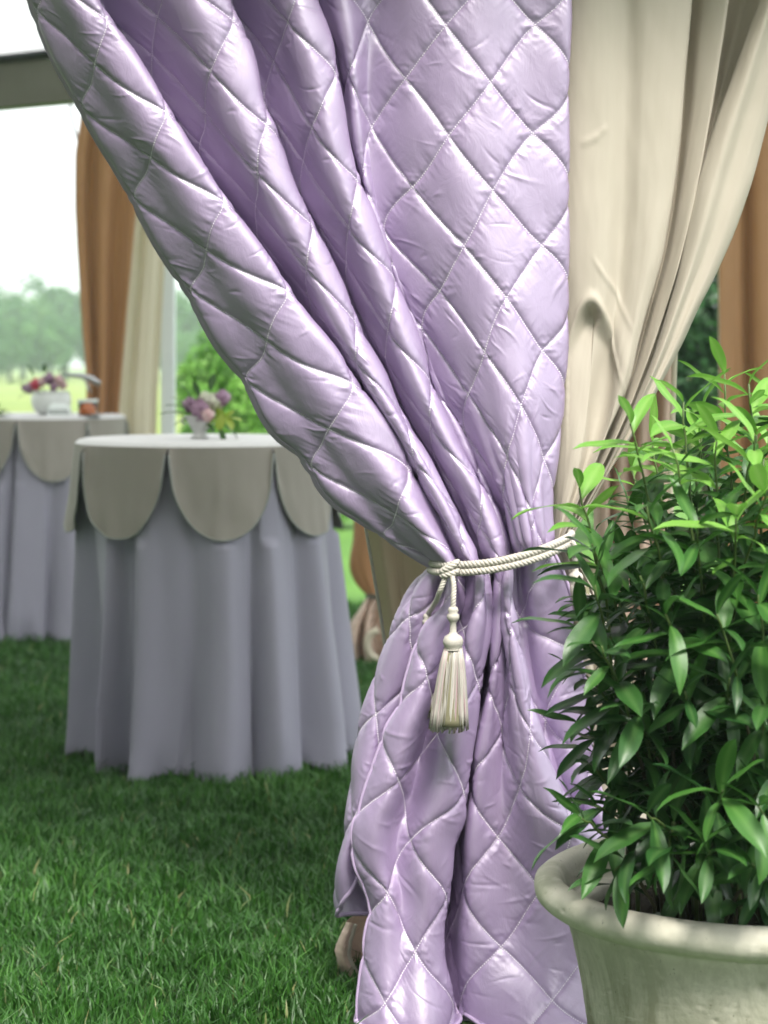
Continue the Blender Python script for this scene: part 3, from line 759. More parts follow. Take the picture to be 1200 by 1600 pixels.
# ------------------------------------------------------------------ cream curtain on the right, and what hangs behind
def plain(P, N, amp, seed, fu=5, fv=2):
    nv, nu = P.shape[:2]; px, py = project(P)
    U = np.broadcast_to(np.linspace(0, 1, nu)[None], (nv, nu)); Vv = np.broadcast_to(np.linspace(0, 1, nv)[:, None], (nv, nu))
    h = amp * (pnoise(U * fu * 2 + seed, Vv * fv * 3) + .5 * pnoise(U * fu * 5, Vv * fv * 6 + seed) + .2 * pnoise(U * fu * 14 + seed, Vv * fv * 10))
    return P + N * h[..., None], px, py

c0 = [(858, -545), (862, 0), (864, 400), (862, 600), (858, 760), (862, 850)]
c1 = [(900, -545), (893, 0), (889, 300), (888, 560), (876, 720), (866, 848)]
c2 = [(950, -545), (952, 0), (948, 300), (940, 500), (910, 700), (872, 846)]
c3 = [(1020, -545), (1008, 0), (1000, 300), (980, 500), (935, 700), (876, 844)]
K1 = [(1098, -545), (1086, -200), (1075, 0), (1065, 130), (1045, 330), (1030, 410), (1008, 490), (982, 590), (946, 690), (905, 780), (880, 842)]
K2 = [(1190, -545), (1160, -200), (1135, 0), (1105, 200), (1080, 330), (1055, 430), (1022, 535), (990, 620), (955, 700), (910, 788), (884, 840)]
K3 = [(1330, -545), (1245, -200), (1187, 0), (1150, 110), (1112, 220), (1083, 322), (1060, 425), (1028, 535), (996, 620), (961, 700), (915, 788), (887, 839)]
K5 = [(1480, -545), (1330, -200), (1250, 0), (1204, 170), (1178, 270), (1152, 350), (1112, 440), (1087, 490), (1062, 545), (1032, 602), (1002, 655), (962, 722), (920, 795), (894, 838)]
cream = empty('cream_curtain', at(940, 1580, 4.1), 'long plain cream curtain hanging beside the lilac one, gathered into the cord', 'curtain')
CC = [
    (c0, dp(.13, .13, .12, .08)), (c1, dp(.06, .06, .05, .03)), (c2, dp(.05, .05, .03, .01)), (blend(c2, c3, .5), dp(.062, .062, .05, .02)), (c3, dp(.05, .048, .03, .0)),
    (blend(c3, K1, .6), dp(.045, .045, .02, -.005)), (K1, dp(.05, .05, .03, .0)), (shift_path(K1, -7), dp(.13, .13, .09, .04)), (shift_path(K1, 5), dp(.17, .16, .12, .05)),
    (blend(K1, K2, .45), dp(.10, .095, .07, .02)), (K2, dp(.07, .07, .04, .01)), (shift_path(K2, -8), dp(.16, .15, .10, .04)), (blend(K2, K3, .5), dp(.27, .24, .15, .07)),
    (shift_path(K3, 6), dp(.16, .15, .10, .045)), (K3, dp(.07, .07, .05, .02)), (blend(K3, K5, .3), dp(.035, .035, .02, .0)), (blend(K3, K5, .55), dp(.05, .05, .035, .01)),
    (blend(K3, K5, .8), dp(.05, .05, .03, .005)), (K5, dp(.07, .07, .055, .02)), (shift_path(K5, -8), dp(.085, .085, .07, .03)),
]
P, N, u, v, _ = sheet(CC, D0 + .02, 300, 300)
P, px, py = plain(P, N, .0022, 5, 6, 3)
# the buckled pocket where the cloth slackens above the cord
ytop = 482 + 22 * ((px - 922) / 20) ** 2
arch = np.exp(-((px - 922) / 33) ** 4) / (1 + np.exp(-(py - ytop) / 4.0)) * np.clip((720 - py) / 215, 0, 1) ** 1.2
lip = np.exp(-((py - ytop + 15 + .12 * (px - 922)) / 11) ** 2) * np.exp(-((px - 930) / 40) ** 4)
side_ = np.exp(-((px - 968 - (py - 520) * .12) / 13) ** 2) * np.exp(-((py - 535) / 65) ** 2)
def crease(x0, y0, x1, y1, w):
    L = math.hypot(x1 - x0, y1 - y0); tx, ty = (x1 - x0) / L, (y1 - y0) / L
    s_ = (px - x0) * tx + (py - y0) * ty; t_ = -(px - x0) * ty + (py - y0) * tx
    return np.exp(-(t_ / w) ** 2) * np.exp(-((s_ / L - .5) / .42) ** 4)
dim = .55 * crease(905, 226, 938, 212, 5) + .5 * crease(928, 218, 950, 196, 4.5) + .7 * crease(925, 400, 968, 470, 3) + .5 * crease(950, 430, 990, 520, 3)
rg = (px > 886) & (px < 1060) & (np.arange(P.shape[1])[None, :] < P.shape[1] * .45)
P = P + N * np.where(rg, -.034 * arch + .006 * lip + .007 * side_ + .0045 * dim, 0)[..., None]
b = MB(); b.grid(P); b.build('gathered_panel', M['cream'], cream)
# lower part, from the cord to the floor
l0 = [(868, 850), (880, 920), (890, 1010), (900, 1110), (910, 1210), (925, 1310), (940, 1450), (950, 1570)]
l1 = [(876, 848), (905, 920), (918, 1000), (930, 1100), (945, 1200), (962, 1310), (985, 1450), (1000, 1570)]
l2 = [(880, 846), (918, 920), (936, 1000), (950, 1100), (968, 1200), (985, 1310), (1010, 1450), (1030, 1575)]
l3 = [(884, 845), (930, 920), (955, 1000), (975, 1100), (998, 1200), (1020, 1310), (1050, 1450), (1070, 1580)]
l4 = [(890, 843), (950, 915), (985, 1000), (1012, 1100), (1035, 1200), (1060, 1310), (1085, 1450), (1100, 1585)]
LCc = [(l0, dp(.12, .16, .16, .15)), (blend(l0, l1, .5), dp(.06, .10, .10, .09)), (l1, dp(.05, .085, .08, .07)), (shift_path(l1, 5), dp(.08, .14, .13, .11)), (l2, dp(.05, .12, .11, .1)),
       (blend(l2, l3, .5), dp(.04, .09, .08, .07)), (l3, dp(.05, .10, .10, .08)), (shift_path(l3, 6), dp(.09, .17, .16, .14)), (l4, dp(.06, .14, .13, .12))]
P, N, u, v, _ = sheet(LCc, D0 + .05, 140, 160, zmin=.006)
P, px, py = plain(P, N, .003, 15, 4, 3)
b = MB(); b.grid(P); b.build('hanging_panel', M['cream'], cream)

# blush drape standing behind the cream curtain
def vertical_drape(name, label, m, px0, px1, d, ytop, ybot, folds, amp, seed, nu=160, nv=90, parent=None, taper=None, part=None, waist=None):
    rng = np.random.default_rng(seed); s = np.linspace(0, 1, nu); y = np.linspace(ytop, ybot, nv)
    L = np.interp(y, *zip(*px0)); R = np.interp(y, *zip(*px1))
    ph = np.cumsum(rng.uniform(.6, 1.4, folds * 4)); ph = np.interp(s * folds * 2, np.arange(len(ph)), ph) * math.pi
    wave = np.sin(ph)[None, :] * amp * (1 + .3 * np.interp(s * 9, np.arange(12), rng.normal(size=12)))[None, :]
    wave = np.sign(wave) * np.abs(wave) ** .8 * (amp ** .2)
    px = L[:, None] * (1 - s) + R[:, None] * s
    px = px + np.cos(ph)[None, :] * (R - L)[:, None] * .03
    dd = d + wave * (.8 + .2 * np.sin(np.linspace(0, 3, nv)))[:, None]
    P = np.stack([(px - 600) / FPX * dd, dd, CAMZ - (y[:, None] - HY) / FPX * dd], -1)
    P[..., 2] = np.maximum(P[..., 2], .006)
    P, _, _ = plain(P, normals(P), .004, seed, 3, 2)
    if parent is None: parent = empty(name, at((px0[-1][1] + px1[-1][1]) / 2, HY + CAMZ * FPX / d, d), label, 'curtain')
    b = MB(); b.grid(P); b.build(part or 'drape', m, parent)
    return parent
yb = lambda d: HY + CAMZ * FPX / d
vd = vertical_drape('blush_drape', 'dusty blush drape hanging straight behind the leafy shrub and the cream curtain', M['blush'], [(-400, 905), (480, 930), (1500, 930)], [(-400, 1090), (480, 1056), (760, 1046), (1500, 1075)], 4.62, -400, yb(4.62), 4, .03, 3)
pt = np.array([at(np.interp(y, [-400, 480, 760, 1500], [1090, 1056, 1046, 1075]), y, 4.60) for y in np.linspace(-400, yb(4.6), 40)])
b = MB(); b.tube(pt, .008, 8); b.build('cream_hem', M['ivory'], vd)

# cream lining curtain behind the lilac one; its hem curls on the grass
g0 = [(500, -400), (528, 300), (556, 700), (572, 812), (586, 900), (600, 1000), (606, 1100), (600, 1300), (592, 1420), (588, 1470), (586, 1505), (586, 1532)]
g1 = [(900, -400), (880, 300), (800, 700), (740, 812), (720, 900), (716, 1000), (720, 1100), (720, 1300), (700, 1420), (690, 1470), (690, 1500), (700, 1532)]
lining = empty('lining_curtain', at(640, 1530, 4.28), 'shaded cream lining curtain behind the lilac one, hem curling out on the grass', 'curtain')
LL = [(shift_path(g0, 44), dp(.07, .06, .06, .05)), (shift_path(g0, 16), dp(.02, .02, .03, .02)), (g0, dp(.0, 0, 0, -.03)), (shift_path(g0, 12), dp(-.012, -.012, -.02, -.07)),
      (blend(g0, g1, .3), dp(.02, .02, .03, .06)), (blend(g0, g1, .65), dp(-.02, -.01, 0, .0)), (g1, dp(.03, .02, .02, .02))]
P, N, u, v, _ = sheet(LL, 4.30, 120, 200, zmin=.006)
P, px, py = plain(P, N, .003, 25, 3, 2)
b = MB(); b.grid(P); b.build('lining_panel', M['cream_back'], lining)
b = MB(); b.tube(curve_at(P, N, u, _[2], .001), .0045, 6); b.build('edge_cord', M['cord'], lining)

CH = [([(600, 1405), (602, 1470), (600, 1528)], dp(.0, .0, .0, .0)), ([(580, 1415), (574, 1475), (576, 1522)], dp(.07, .09, .09, .08)), ([(553, 1430), (534, 1482), (545, 1518)], dp(.05, .07, .07, .06)),
      ([(541, 1440), (524, 1489), (534, 1524)], dp(.02, .02, .02, .02)), ([(550, 1442), (538, 1490), (556, 1534)], dp(-.02, -.03, -.03, -.03)), ([(555, 1444), (545, 1490), (563, 1532)], dp(-.015, -.02, -.02, -.02))]
P, N, u, v, _ = sheet(CH, 4.26, 70, 60, zmin=.005); P, px, py = plain(P, N, .002, 33, 3, 2)
b = MB(); b.grid(P); b.build('curled_hem', M['blush'], lining)
b = MB(); b.tube(P[::2, -1], .005, 8); b.build('hem_edge', M['cream'], lining)

# ------------------------------------------------------------------ tieback cord with tassels
tie = empty('tieback_cord', at(780, 868, 3.9), 'twisted cream tieback cord with hanging tassels round the lilac curtain', 'tieback')
def rope(path, r, pitch, strands=3, m=None, name='cord', parent=tie, nseg=None):
    path = np.asarray(path, float); s = np.concatenate([[0], np.cumsum(np.linalg.norm(np.diff(path, axis=0), axis=1))])
    n = nseg or int(s[-1] / .0022) + 4
    P = herm(np.linspace(0, s[-1], n), s, path); T = np.gradient(P, axis=0); T /= np.linalg.norm(T, axis=1)[:, None]
    N_ = np.cross(T, np.array([.13, .97, .2])); N_ /= np.linalg.norm(N_, axis=1)[:, None]; B_ = np.cross(T, N_)
    b = MB(); ph = np.linspace(0, s[-1], n) / pitch * 2 * math.pi
    for k in range(strands):
        a = ph + k * 2 * math.pi / strands
        b.tube(P + (np.cos(a)[:, None] * N_ + np.sin(a)[:, None] * B_) * r * .52, r * .56, 7)
    return b.build(name, m or M['cord'], parent)
cx, cy_, rx, ry = .2365, 4.025, .142, .118
def around(t0, t1, n, dz, dr=0):
    out = []
    for t in np.linspace(t0, t1, n):
        x = cx + (rx + dr) * math.cos(t); y = cy_ - (ry + dr) * math.sin(t)
        f = (x - (cx - rx)) / (2 * rx)
        py = 890 - 46 * f + 10 * math.sin(math.pi * np.clip(f, 0, 1))
        out.append([x, y, CAMZ - (py - HY) / FPX * 3.95 + dz])
    return np.array(out)
rope(around(math.radians(-170), math.radians(196), 60, .0072), .0074, .024)
rope(around(math.radians(-165), math.radians(190), 60, -.0075, .001), .0074, .024)
kn = at(703, 892, 3.895)
for k, (oz, tilt) in enumerate(((.008, .6), (-.005, .3))):
    t = np.linspace(-.3, math.pi * 2 - .5, 22)
    rope(np.stack([kn[0] + .0145 * np.cos(t), kn[1] + .003 - .012 * np.sin(t), kn[2] + oz + tilt * .0155 * np.cos(t)], 1), .0062, .022, name='knot')

def tassel(top, lean, ln=.17, seed=1, hang=None, sc=1.0):
    """head with turned rings and a long fringe, as parts of the tieback"""
    rng = np.random.default_rng(seed); T0 = np.array(top)
    prof = [(.0005, .006), (.008, .004), (.0105, -.002), (.008, -.007), (.0115, -.010), (.012, -.017), (.0085, -.022), (.006, -.026), (.0065, -.043), (.009, -.047), (.0165, -.052), (.0195, -.060), (.0185, -.068), (.015, -.073), (.016, -.077)]
    prof = [(r * sc, z * sc) for r, z in prof]
    b = MB(); b.lathe(prof, T0, 24); hd = b.build('tassel_head', M['cord'], tie)
    z0 = -.072 * sc; b = MB(); tone = []
    n = 150
    for i in range(n):
        a = i * 2.39996 + rng.uniform(-.1, .1); q = math.sqrt(rng.uniform(.45, 1))
        r0, r1 = .0165 * sc * q, .037 * sc * q * rng.uniform(.9, 1.08)
        t = np.linspace(0, 1, 6); rr = r0 + (r1 - r0) * t ** .75
        aa = a + .25 * rng.normal() * t
        L = (ln - .072 * sc) * rng.uniform(.96, 1.04)
        p = np.stack([np.cos(aa) * rr * 1.0 + lean[0] * t * L, np.sin(aa) * rr * .75 + lean[1] * t * L, z0 - L * t], 1) + T0
        k0 = b.n; b.tube(p, [.0012, .0017, .0018, .0018, .0018, .0016], 5, True); tone += [float(np.clip(rng.normal(.55, .25), 0, .86)) if rng.random() > .16 else .97] * (b.n - k0)
    fr = b.build('fringe', M['fringe'], tie); set_attr(fr.data, 'tone', tone); tag(fr, kind='stuff')
    b = MB(); b.lathe([(.001, z0 - .01), (.013 * sc, z0 - .01), (.026 * sc, -(ln - .02)), (.029 * sc, -(ln - .008)), (.001, -(ln - .010))], T0 + np.array([lean[0] * ln * .3, lean[1] * ln * .3, 0]), 16)
    b.build('fringe_core', M['fringe_core'], tie)
tt_ = at(708, 952, 3.865)
rope([kn + np.array([.004, -.006, -.006]), kn + np.array([.007, -.022, -.03]), tt_ + np.array([0.0005, 0, .02]), tt_ + np.array([0, 0, .002])], .0052, .018)
tassel(tt_, (-.06, 0), .232, 3, sc=1.02)
t2_ = at(668, 962, 4.015)
rope([kn + np.array([-.006, 0, -.006]), kn + np.array([-.016, -.004, -.03]), t2_ + np.array([.012, -.03, .025]), t2_ + np.array([0, 0, .002])], .0052, .018)
tassel(t2_, (-.11, 0), .20, 4, sc=.9)
t3_ = at(900, 866, 3.97)
rope([at(893, 846, 3.95), at(900, 856, 3.95), t3_], .005, .018)
tassel(t3_, (.35, 0), .15, 6, sc=.75)

# ------------------------------------------------------------------ tent: roof, beams, posts
tent = empty('marquee', (0, 6.5, 0), 'open marquee with white roof and grey eave beam above the tables', 'tent')
YN, ZE = 4.16, 2.72
SHADE_Y = 3.62; XL, XR = -3.9, 2.6;
FAR = np.array([[-4.8, 12.4, 0], [-1.5, 10.3, 0], [.1, 8.75, 0], [2.6, 8.0, 0]]); NEAR = np.array([[-4.8, YN - .1, 0], [-1.5, YN - .1, 0], [.1, YN - .1, 0], [2.6, YN - .1, 0]])
s_ = np.linspace(0, 3, 37); t_ = np.linspace(0, 1, 26)[:, None]
fx = np.stack([np.interp(s_, range(4), FAR[:, j]) for j in (0, 1)], -1); nx_ = np.stack([np.interp(s_, range(4), NEAR[:, j]) for j in (0, 1)], -1)
G = np.zeros((26, 37, 3)); G[..., :2] = nx_[None] * (1 - t_[..., None]) + fx[None] * t_[..., None]; G[..., 2] = 2.93 + 1.35 * np.sin(np.pi * t_) ** .9 - .05 * np.abs(np.sin(np.pi * s_))[None] * np.sin(np.pi * t_)
b = MB(); b.grid(G); b.build('roof_panel', M['vinyl'], tent)
P = np.stack([np.stack([np.linspace(-2.2, 3.2, 30), np.full(30, y), np.full(30, z)], 1) for y, z in ((4.10, 2.86), (3.95, 2.845), (3.78, 2.82), (SHADE_Y, 2.79), (SHADE_Y - .01, 2.65))])
P[-1, :, 2] -= .03 * np.abs(np.sin(np.linspace(0, 30, 30)))
b = MB(); b.grid(P); b.build('shade_awning', M['canvas'], tent)  # unseen awning, its depth set to shade the upper curtain
def beam(p0, p1, h, w, name='eave_beam', m=M['beam']):
    p0, p1 = np.array(p0, float), np.array(p1, float); dv = p1 - p0; L = np.linalg.norm(dv[:2]); rz = math.atan2(dv[1], dv[0])
    b = MB(); b.box((p0 + p1) / 2, (L, w, h), rz, .006); return b.build(name, m, tent, False)
pA = at(145, 121, 10.3); pB = np.array([-4.8, 12.4, pA[2]])
beam(pA, pB, .245, .10)
g = pA + np.array([0, -.0, .140]); beam(g, pB + np.array([0, 0, .140]), .034, .16, 'gutter', M['gutter'])
for q0, q1 in ((FAR[1], FAR[2]), (FAR[2], FAR[3])):
    z1 = np.array([0, 0, pA[2]]); beam(q0 + z1, q1 + z1, .205, .10); beam(q0 + z1 + np.array([0, 0, .118]), q1 + z1 + np.array([0, 0, .118]), .028, .16, 'gutter', M['gutter'])
beam((XL, 4.17, 2.80), (XR, 4.17, 2.80), .12, .10)
b = MB(); b.tube([(-1.2, 4.02, 2.757), (1.9, 4.02, 2.757)], .016, 12); b.build('curtain_rod', M['steel'], tent)
for x in (-1.2, .2, 1.9):
    b = MB(); b.box((x, 4.08, 2.757), (.03, .13, .03)); b.build('rod_bracket', M['steel'], tent, False)
for (px, d) in ((263, 10.32), (622, 8.86), (1165, 8.72)):
    x = (px - 600) / FPX * d; b = MB(); b.box((x, d, 1.34), (.072, .062, 2.68), 0, .006); b.build('post', M['post'], tent, False)
for x in (XL + .1, XR - .1):
    for y in (4.17,):
        b = MB(); b.box((x, y, 1.37), (.08, .08, 2.74), 0, .006); b.build('post', M['post'], tent, False)
b = MB(); b.box((-4.7, 12.3, 1.34), (.08, .08, 2.68), 0, .006); b.build('post', M['post'], tent, False)
sp = [at(x, y, 10.2) for x, y in ((110, 160), (111, 180), (116, 200), (121, 215), (123, 232))]
b = MB(); b.tube(np.array(sp), .006, 6); b.build('guy_strap', M['rope_dark'], tent)

# drapes tied on the far posts
dA = empty('tied_drape', at(190, yb(10.1), 10.1), 'brown and ivory drape hanging on the far post left of the curtain', 'curtain')
vertical_drape('', '', M['brown'], [(100, 128), (180, 128), (240, 119), (330, 119), (430, 124), (600, 136), (900, 130)], [(100, 235), (180, 235), (330, 214), (480, 200), (640, 186), (900, 200)], 10.1, 110, yb(10.1), 2, .05, 13, parent=dA, part='brown_panel')
vertical_drape('', '', M['ivory'], [(100, 228), (330, 208), (480, 194), (640, 180), (900, 195)], [(100, 262), (400, 259), (680, 246), (900, 250)], 10.16, 110, yb(10.16), 2, .022, 15, parent=dA, part='ivory_panel')
dB = empty('tied_drape', at(585, yb(8.8), 8.8), 'brown drape tied low with its hem bundled on the grass right of the tables', 'curtain')
def bundle(cols, D, m, part, parent, seed, amp=.006):
    P, N, u, v, _ = sheet(cols, D, 90, 110, zmin=.006); P, _, _ = plain(P, N, amp, seed, 4, 3)
    b = MB(); b.grid(P); return b.build(part, m, parent)
hl = [(552, 60), (553, 600), (553, 780), (552, 840), (546, 885), (556, 912), (576, 932)]
hm = [(590, 60), (592, 600), (592, 780), (590, 840), (588, 885), (590, 912), (592, 932)]
hr = [(640, 60), (640, 600), (636, 780), (634, 840), (632, 885), (620, 912), (606, 932)]
bundle([(shift_path(hl, 20), dp(.06, .06, .06, .04)), (hl, dp(0, 0, 0, 0)), (blend(hl, hm, .5), dp(-.05, -.05, -.06, -.03)), (hm, dp(.0, 0, 0, -.01)), (blend(hm, hr, .5), dp(-.05, -.05, -.05, -.03)), (hr, dp(.03, .03, .03, .02))], 8.8, M['brown'], 'brown_panel', dB, 51)
ql = [(578, 928), (562, 950), (548, 975), (542, 1005), (546, 1030)]
qm = [(588, 926), (580, 950), (574, 980), (572, 1005), (574, 1038)]
qr = [(606, 928), (616, 950), (624, 985), (630, 1010), (630, 1030)]
bundle([(shift_path(ql, 22), dp(.14, .16, .16, .16)), (ql, dp(.04, .04, .04, .04)), (blend(ql, qm, .45), dp(-.02, -.08, -.10, -.08)), (blend(ql, qm, .7), dp(.0, -.02, .03, 0)), (qm, dp(-.03, -.10, -.13, -.13)), (blend(qm, qr, .3), dp(0, .0, -.02, 0)), (blend(qm, qr, .6), dp(-.02, -.08, -.09, -.1)), (qr, dp(.05, .04, .04, .04))], 8.8, M['blush'], 'bundled_hem', dB, 53, .004)
lp = [at(x, y, 8.68) for x, y in ((592, 985), (580, 990), (574, 1003), (577, 1020), (590, 1032))]
b = MB(); b.tube(herm(np.linspace(0, 1, 18), np.linspace(0, 1, 5), np.array(lp)), .017, 8); b.build('hem_roll', M['ivory'], dB)
b = MB(); t = np.linspace(0, 2 * math.pi, 30); b.tube(np.stack([at(592, 930, 8.8)[0] + .055 * np.cos(t), 8.8 + .05 * np.sin(t), np.full(30, at(592, 930, 8.8)[2])], 1), .008, 6, False); b.build('tie_band', M['rope_dark'], dB)
dC = empty('tied_drape', at(1190, yb(8.5), 8.5), 'brown drape with a pale edge hanging on the far right behind the shrub', 'curtain')
vertical_drape('', '', M['brown'], [(-60, 1145), (330, 1126), (600, 1128), (1000, 1126)], [(-60, 1300), (330, 1290), (1000, 1290)], 8.5, -40, yb(8.5), 3, .045, 17, parent=dC, part='brown_panel')
pt = np.array([at(np.interp(y, [-60, 330, 600, 1000], [1144, 1124, 1126, 1124]), y, 8.5) for y in np.linspace(-40, 1040, 30)])
b = MB(); b.tube(pt, .008, 6); b.build('pale_edge', M['ivory'], dC)

# ------------------------------------------------------------------ tables
def table(x, y, label, seed, rot0, R=.413, H=1.07):
    rng = np.random.default_rng(seed)
    t = empty('cocktail_table', (x, y, 0), label, 'table', 'round cocktail tables under the tent')
    o = np.array([x, y, 0])
    b = MB(); b.lathe([(.001, H - .004), (R - .012, H - .004), (R - .004, H - .012), (R - .004, H - .03), (R - .02, H - .034), (.001, H - .034)], o, 48); b.build('table_top', M['card'], t)
    b = MB(); b.lathe([(.03, H - .036), (.03, .06), (.05, .04), (.22, .02), (.24, .004)], o, 20); b.build('pedestal', M['steel'], t)
    # skirt
    nz, na = 70, 480; zz = np.linspace(0, 1, nz)[:, None]; th = np.linspace(0, 2 * math.pi, na, endpoint=False)[None, :]
    nf = 13; c = np.linspace(0, 2 * math.pi, nf + 1) + np.append(rng.uniform(-.17, .17, nf), 0); c[-1] = c[0] + 2 * math.pi
    tha = (th[0] - c[0]) % (2 * math.pi) + c[0]
    am = np.interp(tha, c, np.append((q_ := rng.uniform(.55, 1.2, nf)), q_[0])); ph = np.interp(tha, c, np.arange(nf + 1)) * 2 * math.pi
    lean = np.interp(tha, c, np.append((q_ := rng.choice([-1, 1], nf) * rng.uniform(.4, 1, nf)), q_[0])); ph = ph[None, :] + .35 * np.sin(zz * 3 + 5 * lean)
    grow = np.clip(zz * 1.15, 0, 1) ** .8
    W = np.cos(ph) * .75 + .25 * np.cos(2 * ph + lean * 2)
    flare = .010 + (.062 + .062 * np.cos(th + .45)) * zz ** 1.15
    r = R - .002 + flare + .072 * am * grow * (W - .62) + .010 * grow * pnoise(th * 7 + seed, zz * 1.2)
    kick = np.clip((zz - .86) / .14, 0, 1) ** 2
    r += kick * (.055 * pnoise(th * 5 + seed, zz * 0 + 3) - .004)
    tw = th + (.085 * am * lean * np.sin(ph) * grow) + kick * .03 * pnoise(th * 9 + 2, zz * 0 + seed)
    lo = .004 + .05 * np.clip(pnoise(th * 3.6 + seed, th * 0 + .3), 0, 1) + .012 * np.abs(np.cos(ph[-1:]))
    z = (H - .006) * (1 - zz) + lo * zz
    r = np.where(zz < .30, np.minimum(r, R + .010 + .05 * zz), r)
    P = np.stack([r * np.cos(tw), r * np.sin(tw), z + 0 * th], -1) + o
    b = MB(); b.grid(P, True); b.build('tablecloth', M['skirt'], t)
    # overlay top and scallops
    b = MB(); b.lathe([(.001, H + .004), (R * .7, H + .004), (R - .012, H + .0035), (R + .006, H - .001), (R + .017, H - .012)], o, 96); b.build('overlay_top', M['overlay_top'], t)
    for k in range(8):
        a0 = rot0 + k * math.pi / 4; n1, n2 = 27, 15; s = np.linspace(-1, 1, n1)[None, :]; q = np.linspace(0, 1, n2)[:, None]
        drop = .022 + .272 * np.sqrt(np.clip(1 - np.abs(s) ** 2.1, 0, 1))
        half = math.pi / 8 * .995
        # gravity lets a scallop narrow a little below its top
        ang = a0 + half * s * (1 - .03 * q)
        ft = (.011 * np.sin(s * (3.4 + .8 * math.sin(k * 3)) + k * 1.7 + seed) + .006 * pnoise(s * 4 + k * 9, q * 2 + seed)) * q + .006 * q
        rr = R + .018 + .006 * q + ft + .012 * q * (.4 + .6 * (drop / .3)) + .007 * np.exp(-((s - .3 * math.sin(k * 2.1 + seed)) / .09) ** 2) * q
        zz2 = H - .012 - drop * q + 0 * s
        P = np.stack([rr * np.cos(ang), rr * np.sin(ang), zz2], -1) + o
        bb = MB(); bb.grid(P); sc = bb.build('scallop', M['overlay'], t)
        bb = MB(); bb.tube(P[-1] * 1.0, .003, 6); bb.build('scallop_trim', M['trim'], sc)
    return t
TD1 = 6.73; TX1 = (318 - 600) / FPX * TD1
table(TX1, TD1, 'near round cocktail table with grey scalloped overlay and long lilac-grey cloth', 4, math.radians(-90 - 33 + 1))
TD2 = 9.9
TX2 = (62 - 600) / FPX * TD2
table(TX2, TD2, 'farther round cocktail table at the left edge, set with flowers and an amber jar', 12, math.radians(-90 + 18), R=.41)

# ------------------------------------------------------------------ flowers, vases, small things on the tables
def petal_ball(c, r, m, name, parent, seed, n=16, tall=1.0, open_=.8):
    rng = np.random.default_rng(seed); b = MB()
    for i in range(n):
        f = i / n; a = i * 2.4; q = .25 + .75 * f
        up = np.array([0, 0, 1]); out = np.array([math.cos(a), math.sin(a), 0]); sd = np.array([-math.sin(a), math.cos(a), 0])
        s = np.linspace(-1, 1, 5)[None, :, None]; t = np.linspace(0, 1, 6)[:, None, None]
        w = r * (.45 + .35 * q) * np.sin(math.pi * (.12 + .80 * t))
        prof_out = r * q * (np.sin(t * 1.9) * open_ + .12 * f * t ** 3); prof_up = r * tall * (t * 1.7 - .85 - .55 * f * t ** 2)
        curl = -r * .25 * q * s ** 2
        P = np.array(c) + out * (prof_out + curl) + up * prof_up + sd * (s * w)
        b.grid(P)
    return b.build(name, m, parent)

def leaf_grid(L, W, droop=.25, fold=.22, nl=8, nw=5, tipw=.45):
    t = np.linspace(0, 1, nl)[:, None]; s = np.linspace(-1, 1, nw)[None, :]
    w = W / 2 * (np.sin(math.pi * np.clip(t, 0, 1) ** 1.05) ** .78); w = np.maximum(w, W * .012)
    x = t * L + 0 * s; y = w * s; z = -droop * L * t ** 2 + fold * np.abs(y) + .10 * L * t
    x = x - .25 * droop * L * t ** 3
    z = z + .02 * L * np.sin(t * 9) * np.abs(s)
    return np.stack([x, y, z + 0 * x], -1), np.broadcast_to(np.exp(-(s / .16) ** 2) * (1 - .5 * t), (nl, nw))

def orient(P, base, d, up, roll=0):
    d = np.array(d, float); d /= np.linalg.norm(d); up = np.array(up, float); y = np.cross(up, d); ny = np.linalg.norm(y)
    y = y / ny if ny > 1e-4 else np.array([1.0, 0, 0]); z = np.cross(d, y)
    if roll: y, z = y * math.cos(roll) + z * math.sin(roll), -y * math.sin(roll) + z * math.cos(roll)
    return P[..., 0:1] * d + P[..., 1:2] * y + P[..., 2:3] * z + np.array(base)

def bouquet_leaf(base, d, L, W, parent, seed, name='leaf'):
    P, rib = leaf_grid(L, W); b = MB(); b.grid(orient(P, base, d, (0, 0, 1))); o = b.build(name, M['sprig'], parent)
    set_attr(o.data, 'rib', rib.ravel()); return o

HT = 1.074
v1c = np.array([(312 - 600) / FPX * 6.62, 6.62, HT])
vz = empty('footed_vase', v1c, 'small grey footed vase on the near round table', 'vase')
b = MB(); b.lathe([(.001, .001), (.030, .001), (.031, .006), (.024, .010), (.020, .022), (.030, .038), (.043, .058), (.048, .070), (.052, .074), (.0505, .077), (.045, .072), (.028, .04), (.001, .032)], v1c, 32); b.build('bowl', M['pewter'], vz)
for sx in (-1, 1):
    t = np.linspace(0, 1, 10); b = MB(); b.tube(np.stack([v1c[0] + sx * (.044 + .018 * np.sin(t * math.pi)), np.full(10, v1c[1]), v1c[2] + .072 - .024 * t], 1), .003, 6); b.build('handle', M['pewter'], vz)
def P1(px, py, dy=0): return at(px, py, 6.62 + dy)
bq = empty('bouquet', P1(312, 665), 'loose posy of plum tulip, cream bloom and lime leaves in the grey footed vase', 'flowers')
petal_ball(P1(312, 641, -.03), .044, M['plum'], 'plum_bloom', bq, 1, 14, 1.1, .75)
petal_ball(P1(334, 629, .02), .050, M['whitepetal'], 'cream_bloom', bq, 2, 18, .8, .95)
petal_ball(P1(348, 621, .0), .034, M['mauve'], 'mauve_bloom', bq, 3, 14, 1.0, .8)
petal_ball(P1(324, 648, -.05), .030, M['blushpetal'], 'pale_pink_bloom', bq, 14, 14, .9, .85)
petal_ball(P1(320, 622, .04), .032, M['whitepetal'], 'cream_bloom', bq, 15, 14, .9, .85)
petal_ball(P1(297, 632, .03), .036, M['mauve'], 'mauve_bloom', bq, 4, 14, .9, .85)
